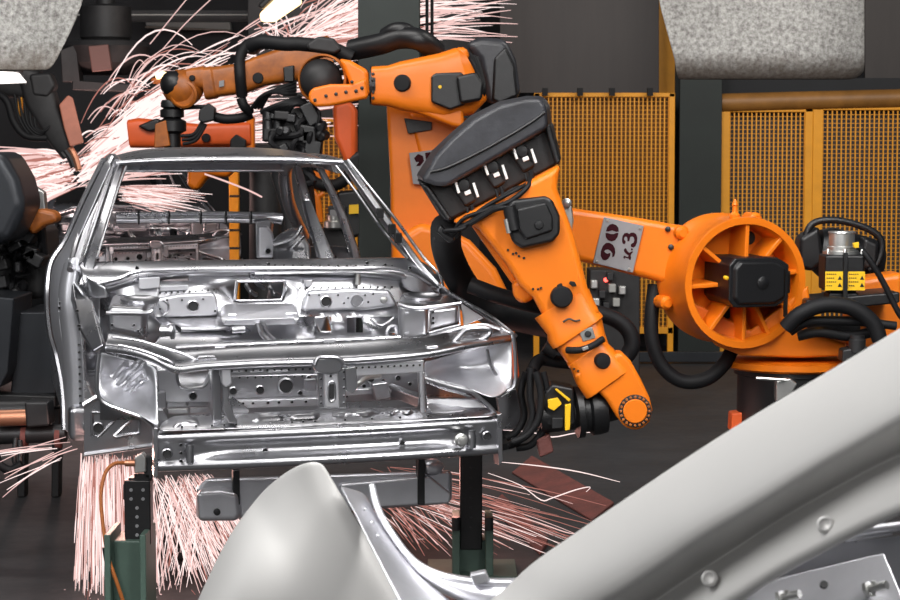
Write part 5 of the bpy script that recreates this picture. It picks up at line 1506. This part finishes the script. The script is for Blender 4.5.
# small machine between forearm and loop hose
vm = thing('valve_cabinet', 'grey valve cabinet with a red light behind the link arm of the right robot', 'cabinet', (P(610, 300, 15).x, 15.0, 0))
MB().slab([(590, 270), (640, 270), (640, 372), (590, 372)], 15.0, .4).build('cabinet_body', 'grime', vm, bevel=.01)
for o in vm.children:
    for v in o.data.vertices:
        if v.co.z < P(0, 360, 15).z:
            v.co.z = 0
disc(606, 280, 14.98, 2.2, .02, 'redled', 'red_lamp', vm)
for i, (x, y) in enumerate(((594, 284), (602, 294), (612, 288), (596, 302), (606, 306), (616, 302), (622, 290), (610, 276))):
    MB().box(P(x, y, 14.95), (.05, .1, .06)).build('valve', ('alu', 'darkmetal', 'lampgrey')[i % 3], vm, bevel=.008)

# ================================================================== SPARKS
def burst(name, label, n, gen, seed):
    random.seed(seed)
    mb = MB()
    idx = []
    for i in range(n):
        pts, r, mi = gen(i)
        k = len(pts)
        f0 = len(mb.bm.faces)
        mb.tube(pts, [r * (.35 + .65 * math.sin(math.pi * min(1, (q + .6) / k))) for q in range(k)], 4)
        idx.append((f0, len(mb.bm.faces), mi))
    mb.bm.faces.ensure_lookup_table()
    for a, b, mi in idx:
        for q in range(a, b):
            mb.bm.faces[q].material_index = mi
    o = mb.build(name, ['spark_hot', 'spark', 'spark_dim'])
    return tag(o, label, 'sparks', kind='stuff')


def ballistic(src, vel, t0, t1, k=10, g=9.8, drag=.0):
    pts = []
    for i in range(k + 1):
        t = t0 + (t1 - t0) * i / k
        p = V(src) + V(vel) * t + V((0, 0, -.5 * g * t * t))
        if p.z < .012:
            if len(pts) >= 2:
                break
            p.z = .012 + .0001 * i
        pts.append(p)
    return pts


S0 = P(74, 168, 17.2)


def gen_up(i):
    u = random.random()
    if i < 150:                     # tall slow arcs
        a = math.radians(random.uniform(34, 76))
        sp = random.uniform(2.2, 5.9)
        T = sp * math.sin(a) / 13
        t0, t1 = T * random.uniform(.25, .7), T * random.uniform(1.05, 1.4)
    else:
        a = math.radians(random.gauss(33, 10))
        a = max(math.radians(14), min(math.radians(68), a))
        sp = random.uniform(4.5, 9.5)
        T = sp * math.sin(a) / 13
        t0 = T * random.uniform(0.0, .6)
        t1 = min(t0 + random.uniform(.05, .17), T * 1.15)
        while sp * math.cos(a) * t1 > 2.1 + .5 * random.random():
            t1 *= .9
        t0 = min(t0, t1 * .8)
    v = V((math.cos(a) * sp, random.uniform(-.1, .8), math.sin(a) * sp))
    s = S0 + V((random.uniform(-.10, .25), random.uniform(0, .25), random.uniform(-.2, .10)))
    return ballistic(s, v, t0, t1, 9, 13), random.choice((.004, .0055, .007)), random.choice((0, 0, 1, 1, 1, 2))


burst('weld_sparks', 'pink white sparks spraying up and right from the left welding gun', 520, gen_up, 11)


def gen_core(i):                    # tight bright jet near the gun
    a = math.radians(random.uniform(12, 52))
    sp = random.uniform(7, 11)
    t0 = random.uniform(.0, .10)
    t1 = t0 + random.uniform(.05, .12)
    v = V((math.cos(a) * sp, random.uniform(-.2, .8), math.sin(a) * sp * .8))
    s = S0 + V((random.uniform(-.08, .12), random.uniform(0, .2), random.uniform(-.14, .06)))
    return ballistic(s, v, t0, t1, 5, 13), random.choice((.008, .011, .014)), random.choice((0, 0, 0, 1))


burst('weld_sparks', 'dense bright jet of sparks right beside the tip of the left welding gun', 260, gen_core, 5)


def gen_left(i):
    a = math.radians(random.uniform(150, 215))
    sp = random.uniform(3, 8)
    t0 = random.uniform(0, .05)
    t1 = t0 + random.uniform(.04, .12)
    v = V((math.cos(a) * sp, random.uniform(0, 1), math.sin(a) * sp * .6))
    s = P(72, 172, 17.3) + V((random.uniform(-.1, .1), 0, random.uniform(-.15, .15)))
    return ballistic(s, v, t0, t1, 6, 13), random.choice((.006, .009, .012)), random.choice((0, 0, 1, 1, 2))


burst('weld_sparks', 'pale sparks spreading left under the left welding gun to the edge', 230, gen_left, 8)

S1 = P(285, 46, 17.5)


def gen_b(i):
    a = math.radians(random.uniform(15, 165)) if i < 60 else math.radians(random.uniform(12, 50))
    sp = random.uniform(1.2, 3.2) if i < 60 else random.uniform(3, 7)
    T = sp * math.sin(a) / 9.8
    t0 = T * random.uniform(0, .5)
    t1 = t0 + random.uniform(.06, .2)
    v = V((math.cos(a) * sp, random.uniform(0, 1), math.sin(a) * sp))
    return ballistic(S1 + V((random.uniform(-.1, .2), 0, random.uniform(-.1, .05))), v, t0, t1, 9), random.choice((.005, .007)), random.choice((0, 0, 1, 1, 2))


burst('weld_sparks', 'fan of sparks rising below the bright hanging lamp beside the green column', 230, gen_b, 21)


def gen_c(i):
    s = P(random.uniform(415, 430), random.uniform(0, 44), 17.5)
    a = math.radians(random.uniform(-4, 16))
    sp = random.uniform(4, 8)
    T = random.uniform(.06, .16)
    v = V((math.cos(a) * sp, random.uniform(-.5, .5), math.sin(a) * sp + .6))
    return ballistic(s + V((-.2, 0, 0)), v, random.uniform(0, .04), T, 9), random.choice((.004, .006)), random.choice((0, 0, 1, 1))


mb = MB()
for pp in ([(150, 44), (168, 22), (186, 0), (196, -12)], [(162, 50), (185, 24), (208, 2), (222, -10)], [(238, 42), (262, 30), (292, 18), (330, 8)], [(128, 82), (134, 66), (140, 60), (146, 66)]):
    mb.tube(smooth_path([P(x, y, 17.2) for x, y in pp], 5), .0045, 5)
tag(mb.build('weld_sparks', 'spark'), 'four lone long sparks rising above the spray at the upper left', 'sparks', kind='stuff')
burst('weld_sparks', 'long flat sparks flying right from behind the green column at the top', 46, gen_c, 4)

S2 = P(112, 456, 8.9)


def gen_d(i):
    x = random.uniform(80, 150)
    s = P(x, 455 + random.uniform(-2, 4), 8.8 + random.uniform(-.1, .3))
    fx_ = (x - 108) / 42
    v = V((fx_ * .35 + random.gauss(0, .12), random.uniform(-.2, .3), -random.uniform(2.0, 5.0)))
    t0 = .15 * random.random() ** 2.2
    t1 = t0 + .03 + .16 * random.random() ** 1.8
    return ballistic(s, v, t0, t1, 6), random.choice((.0014, .002, .0026)), random.choice((0, 0, 1, 1, 1, 2))


burst('weld_sparks', 'dense shower of pink sparks falling straight down under the left front corner', 520, gen_d, 31)


def gen_e(i):
    x = random.uniform(150, 215)
    s = P(x, 476 + random.uniform(-3, 3), 8.9 + random.uniform(-.1, .4))
    sp = random.uniform(2.2, 4.5)
    a = math.radians(random.uniform(-76, -42)) if i % 4 else math.radians(random.uniform(-112, -95))
    v = V((math.cos(a) * sp, random.uniform(-.2, .4), math.sin(a) * sp))
    t0 = .12 * random.random() ** 2.2
    t1 = t0 + .03 + .14 * random.random() ** 1.8
    return ballistic(s, v, t0, t1, 6), random.choice((.0013, .0019, .0025)), random.choice((0, 0, 1, 1, 1, 2))


burst('weld_sparks', 'slanting shower of pink sparks under the bumper beam beside the left support post', 380, gen_e, 41)


def gen_f(i):
    s = P(random.uniform(352, 395), random.uniform(462, 500), 9.6 + random.uniform(-.1, .6))
    if i % 5 < 3:
        a = math.radians(random.uniform(-22, -2))
        sp = random.uniform(3, 6)
    else:
        a = math.radians(random.uniform(-60, -25))
        sp = random.uniform(2, 4)
    v = V((math.cos(a) * sp, random.uniform(-.4, .3), math.sin(a) * sp))
    t0 = random.uniform(0, .10)
    t1 = t0 + random.uniform(.07, .22)
    return ballistic(s, v, t0, t1, 7, 5.0), random.choice((.0012, .0016, .0022)), random.choice((0, 1, 1, 2, 2, 2))


burst('weld_sparks', 'long thin pink sparks streaking right across the dark floor behind the right post', 105, gen_f, 51)


def gen_g(i):
    s = P(random.uniform(70, 84), random.uniform(440, 458), 9.2)
    a = math.radians(random.uniform(178, 222))
    sp = random.uniform(2, 5)
    v = V((math.cos(a) * sp, random.uniform(-.2, .4), math.sin(a) * sp * .7))
    t0 = random.uniform(0, .04)
    return ballistic(s, v, t0, t0 + random.uniform(.06, .14), 6, 4), random.choice((.002, .003)), random.choice((0, 1, 1))


burst('weld_sparks', 'few thin sparks flying left in front of the clamp cylinder', 9, gen_g, 61)


def gen_h(i):                       # sparks that bounced on their way
    if i == 0:
        pp = [(488, 473), (520, 485), (541, 500), (552, 498), (575, 490), (590, 487), (586, 492)]
    elif i == 1:
        pp = [(503, 430), (530, 432), (552, 437), (576, 433), (603, 432)]
    elif i == 2:
        pp = [(500, 462), (540, 466), (580, 472), (620, 482)]
    elif i == 3:
        pp = [(490, 510), (530, 520), (565, 532), (578, 534)]
    elif i == 4:
        pp = [(0, 462), (30, 448), (66, 437)]
    elif i == 5:
        pp = [(4, 474), (36, 462), (72, 446)]
    else:
        pp = [(10, 200), (30, 190), (44, 196), (40, 186)]
    return smooth_path([P(x, y, 9.3) for x, y in pp], 4), .0026, 0 if i < 3 else 1


burst('weld_sparks', 'single bright zigzag sparks in front of the dark floor under the right robot gun', 6, gen_h, 71)

# spark seen through the windscreen opening
mb = MB().tube(smooth_path([P(205, 174, 12.8), P(225, 181, 12.7), P(248, 190, 12.6), P(262, 197, 12.6)], 4), .006, 5)
tag(mb.build('weld_sparks', 'spark'), 'one long pink spark crossing the windscreen opening', 'sparks', kind='stuff')


def gen_i(i):
    s = P(random.uniform(112, 126), random.uniform(184, 203), 17.6)
    v = V((random.uniform(3, 7), random.uniform(-.3, .5), random.uniform(-1.0, .2)))
    t0 = random.uniform(0, .05)
    return ballistic(s, v, t0, t0 + random.uniform(.03, .08), 4, 5), random.choice((.003, .004, .005)), random.choice((0, 0, 1, 1, 2))


burst('weld_sparks', 'pale jet of sparks seen low through the left of the windscreen opening', 130, gen_i, 81)

# ================================================================== CAR BODY IN THE FOREGROUND
fg = thing('foreground_car_body', 'large pale grey car body in the foreground, only its rear panels in view', 'car body', (.2, 3.6, 0))


def sheet(name, lines, m='zinc', n=40, solid=.004, parent=fg, sub=1):
    return MB().grid([resample(smooth_path([P(*q) for q in l], 6), n) for l in lines]).build(name, m, parent, solid=solid, sub=sub, off=-1)


# tail of the quarter panel
def tail():
    top = [(323, 463), (318, 461.5), (310, 461), (300, 464), (288, 470), (274, 480), (260, 493), (246, 510), (232, 530), (219, 553), (206, 580), (194, 608), (182, 640)]
    bot = [(448, 668), (424, 672), (385, 676), (360, 678), (335, 678), (310, 678), (286, 678), (264, 676), (244, 674), (226, 672), (210, 670), (196, 668), (180, 666)]
    n = 24
    T = resample(smooth_path([V((x, y, 0)) for x, y in top], 5), n)
    B = resample(smooth_path([V((x, y, 0)) for x, y in bot], 5), n)
    rows = []
    for i in range(22):
        t = i / 21
        row = []
        for j in range(n):
            s = j / (n - 1)
            x, y = T[j].x + (B[j].x - T[j].x) * t, T[j].y + (B[j].y - T[j].y) * t
            Yd = 4.42 - (y - 461) / 215 * .02
            edge = .16 * (1 - t) ** 5 * min(1, s * 3) + .03 * (1 - min(s / .10, 1)) ** 2 + .14 * max(0, (s - .35) / .65) ** 2
            row.append(P(x, y, Yd + edge))
        rows.append(row)
    MB().grid(rows).build('quarter_tail', 'zinc', fg, solid=.004, sub=1, off=-1)


tail()
# trunk gutter and seal flange
sheet('boot_gutter', [
    [(338, 486, 4.40), (352, 512, 4.30), (368, 544, 4.20), (384, 576, 4.12), (398, 604, 4.06), (420, 650, 3.98)],
    [(352, 490, 4.44), (368, 516, 4.36), (384, 546, 4.27), (402, 574, 4.19), (420, 598, 4.13), (446, 640, 4.05)],
    [(364, 494, 4.46), (378, 518, 4.39), (396, 546, 4.31), (416, 572, 4.24), (442, 594, 4.18), (480, 622, 4.12)],
], 'plate', n=30)
sheet('seal_flange', [
    [(372, 487, 4.44), (379, 510, 4.40), (394, 536, 4.34), (412, 557, 4.28), (436, 570, 4.24), (470, 577, 4.20), (512, 578, 4.16), (560, 574, 4.12)],
    [(374, 487, 4.40), (384, 514, 4.34), (399, 542, 4.28), (416, 564, 4.22), (440, 580, 4.17), (470, 588, 4.13), (512, 592, 4.09), (560, 590, 4.05)],
    [(370, 494, 4.47), (380, 522, 4.40), (396, 550, 4.33), (414, 574, 4.26), (440, 592, 4.2), (470, 604, 4.15), (512, 612, 4.11), (560, 612, 4.07)],
], 'plate', n=40, sub=1)
MB().tube(smooth_path([P(*q) for q in ((372, 486, 4.42), (379, 511, 4.37), (395, 538, 4.31), (413, 560, 4.25), (437, 574, 4.2), (470, 582, 4.16), (512, 584, 4.12))], 6), .0075, 8).build('flange_edge', 'plate', fg)
for x, y in ((372, 522), (378, 535), (384, 548), (392, 562), (365, 509)):
    MB().box(P(x, y, 4.26), (.008, .012, .006)).build('weld_tab', 'plate', fg, bevel=.003)
MB().prism([P(x, y, 4.12) for x, y in ((470, 575), (486, 572), (490, 582), (474, 586))], (0, .03, 0)).build('gutter_joint', 'plate', fg, bevel=.003)
# sweeping rear roof pillar: crown, recess and inner flange in one pressing
def tr(pts, Y0, Y1, n=9):
    x0, x1 = pts[0][0], pts[-1][0]
    return [(x, y, Y0 + (Y1 - Y0) * (x - x0) / (x1 - x0)) for x, y in pts]


top = [(430, 640), (499, 594), (527, 567), (572, 535), (620, 502), (690, 455), (760, 411), (830, 370), (900, 328), (980, 280)]
off = lambda k_: top
mid1 = [(452, 642), (519, 598), (548, 574), (594, 544), (640, 514), (706, 472), (774, 430), (842, 390), (908, 352), (986, 306)]
mid2 = [(490, 650), (556, 604), (588, 584), (634, 556), (676, 528), (734, 494), (796, 456), (858, 418), (916, 386), (992, 344)]
hi = [(520, 652), (590, 606), (620, 588), (662, 560), (700, 534), (755, 502), (812, 466), (868, 434), (922, 402), (998, 362)]
hi2 = [(524, 655), (594, 609), (624, 591), (665, 564), (703, 538), (758, 506), (814, 471), (870, 439), (924, 408), (1000, 368)]
lo = [(548, 672), (628, 628), (660, 608), (696, 586), (738, 562), (784, 532), (826, 506), (878, 478), (926, 454), (1002, 420)]
lo = [(560, 668), (622, 622), (652, 602), (690, 576), (728, 552), (774, 522), (822, 494), (874, 466), (926, 442), (1002, 404)]
l2 = [(564, 672), (626, 627), (656, 607), (694, 582), (732, 557), (778, 528), (826, 500), (878, 472), (928, 449), (1004, 411)]
l3 = [(606, 690), (668, 640), (700, 616), (738, 592), (776, 568), (818, 546), (860, 524), (900, 506), (938, 490), (1010, 456)]
l4 = [(612, 700), (674, 650), (706, 625), (744, 600), (782, 575), (824, 552), (866, 530), (904, 513), (942, 497), (1014, 463)]
def mixl(p, q, t):
    return [(a_[0] + (b_[0] - a_[0]) * t, a_[1] + (b_[1] - a_[1]) * t) for a_, b_ in zip(p, q)]


A, B = 3.9, 3.1
MB().grid([resample(smooth_path([P(*q) for q in tr(l, A + d, B + d)], 6), 40) for l, d in ((top, .20), (mid1, .11), (mid2, .03), (hi, -.01), (hi2, -.003), (mixl(hi2, lo, .12), .005), (mixl(hi2, lo, .88), .085), (lo, .095), (mixl(lo, l2, .5), .09), (l2, .07), (l3, -.10), (l4, -.06))]).build('roof_pillar', 'zinc', fg, solid=.003, sub=1, off=-1)
for x, y in ((825, 524), (709, 578)):
    Yd = 3.395 if x > 800 else 3.625
    MB().lathe(P(x, y, Yd), V((-.3, -1, .35)), [(.015, -.02), (.014, -.001), (.010, .0015), (.006, -.002), (.001, -.003)], 20).build('dimple', 'zinc', fg)
# package shelf plate with studs
MB().loft([[P(738, 588, 3.62), P(868, 556, 3.55), P(884, 553, 3.54), P(930, 660, 3.45), P(780, 680, 3.45)],
           [P(738, 592, 3.64), P(868, 560, 3.57), P(884, 557, 3.56), P(930, 664, 3.47), P(780, 684, 3.47)]]).build('shelf_plate', 'plate', fg, bevel=.003)
MB().loft([[P(700, 610, 3.70), P(800, 548, 3.70), P(960, 528, 3.66), P(960, 680, 3.64), P(700, 700, 3.68)],
           [P(700, 610, 3.72), P(800, 548, 3.72), P(960, 528, 3.68), P(960, 680, 3.66), P(700, 700, 3.70)]]).build('shelf_base', 'steel', fg)
MB().tube([P(845, 535, 3.62), P(872, 530, 3.6), P(920, 524, 3.58)], .009, 10).build('shelf_bar', 'plate', fg)
MB().tube([P(845, 540, 3.61), P(892, 533, 3.6)], .004, 8).build('shelf_bar', 'plate', fg)
for x, y in ((876, 588), (789, 597)):
    Yb = 3.505 if x > 800 else 3.525
    b0 = P(x, y, Yb)
    s_ = MB().tube([b0 + V((-.012, .01, -.004)), b0 + V((.016, -.012, .008))], .0075, 12).build('stud', 'alu', fg)
    MB().tube([b0 + V((-.014, .012, -.006)), b0 + V((-.009, .008, -.003))], .014, 6).build('nut', 'alu', s_)
    MB().tube([b0 + V((-.004, .0, .012)), b0 + V((-.004, .0, -.014))], .004, 8).build('cotter', 'alu', s_)
MB().lathe(P(824, 584.5, 3.543), V((0, -1, .9)), [(.007, -.004), (.007, .002), (.002, .002)], 14).build('hole_shade', 'hole_shade', fg)  # dark disc painting the shade of an opening


# ================================================================== SETTING
def struct(o):
    o['kind'] = 'structure'
    return o


struct(MB().grid([[V((-16, -3, 0)), V((16, -3, 0))], [V((-16, 26, 0)), V((16, 26, 0))]]).build('floor', 'floor'))
struct(MB().box((0, 23.1, 3.5), (32, .2, 7)).build('wall_back', 'wall'))

# ================================================================== CAMERA, LIGHT
cd = bpy.data.cameras.new('camera')
cam = bpy.data.objects.new('camera', cd)
COL.objects.link(cam)
cam.location = (0, 0, EYE)
cam.rotation_euler = (math.pi / 2 - TH, 0, 0)
cd.sensor_width = 36
cd.lens = F / 900 * 36
cd.clip_end = 200
cd.dof.use_dof = True
cd.dof.focus_distance = 8.4
cd.dof.aperture_fstop = 13
SC.camera = cam


def area(name, loc, target, sx, sy, e, col=(1, 1, 1)):
    l = bpy.data.lights.new(name, 'AREA')
    l.shape = 'RECTANGLE'
    l.size, l.size_y = sx, sy
    l.energy = e
    l.color = col
    o = bpy.data.objects.new(name, l)
    COL.objects.link(o)
    o.location = loc
    o.rotation_euler = (V(target) - V(loc)).to_track_quat('-Z', 'Y').to_euler()
    return o


def point(name, loc, e, col, r=.1):
    l = bpy.data.lights.new(name, 'POINT')
    l.energy = e
    l.color = col
    l.shadow_soft_size = r
    o = bpy.data.objects.new(name, l)
    COL.objects.link(o)
    o.location = loc
    return o


area('hall_light_strip', (-2.2, 3.2, 5.4), (-.9, 8.5, .8), 1.0, 5, 330, (1, .985, .97))
area('hall_light_strip', (2.2, 3.6, 5.4), (1.0, 9, .8), 1.0, 5, 360, (1, .985, .97))
area('hall_light_strip', (0, 6.6, 5.6), (0, 8.4, 0), 5, .5, 120, (1, .985, .97))
area('background_fill', (4.5, 13, 5.8), (4.0, 19.5, 1.2), 5, 1.0, 235, (1, .96, .90))  # unseen lamp added to brighten the fence, turned away from the car
area('background_fill', (-2.5, 11.5, 5.8), (-1.6, 15.5, 1.4), 5, 1.0, 215, (1, .97, .94))  # unseen lamp added to brighten the background behind the car
area('hall_light_front', (-.5, -2.5, 4.0), (-.4, 8, 1.0), 6, 1.2, 85, (1, .99, .98))
area('hall_light_front', (-4.2, -2.5, 2.7), (-1.2, 9, 1.1), 3, 1.4, 34, (1, .99, .98))
area('side_fill', (-6.5, 5, 3.6), (-1.4, 9, 1.0), 1.2, 4, 100, (.98, .99, 1))  # unseen lamp added to brighten the metal on the car's left side
point('weld_arc', P(78, 176, 17.5), 60, (1, .62, .55), .15)
point('weld_arc', P(120, 462, 8.8), 16, (1, .55, .45), .1)
point('weld_arc', P(440, 475, 9.4), 7, (1, .45, .38), .1)
w = bpy.data.worlds.new('hall_air')
SC.world = w
w.use_nodes = True
w.node_tree.nodes['Background'].inputs[0].default_value = (.55, .57, .62, 1)
w.node_tree.nodes['Background'].inputs[1].default_value = .12
SC.view_settings.view_transform = 'Standard'
SC.view_settings.look = 'None'
SC.view_settings.exposure = 0
SC.view_settings.gamma = 1
SC.view_settings.use_curve_mapping = False
SC.cycles.use_denoising = True
SC.cycles.max_bounces = 6
SC.cycles.sample_clamp_indirect = 6
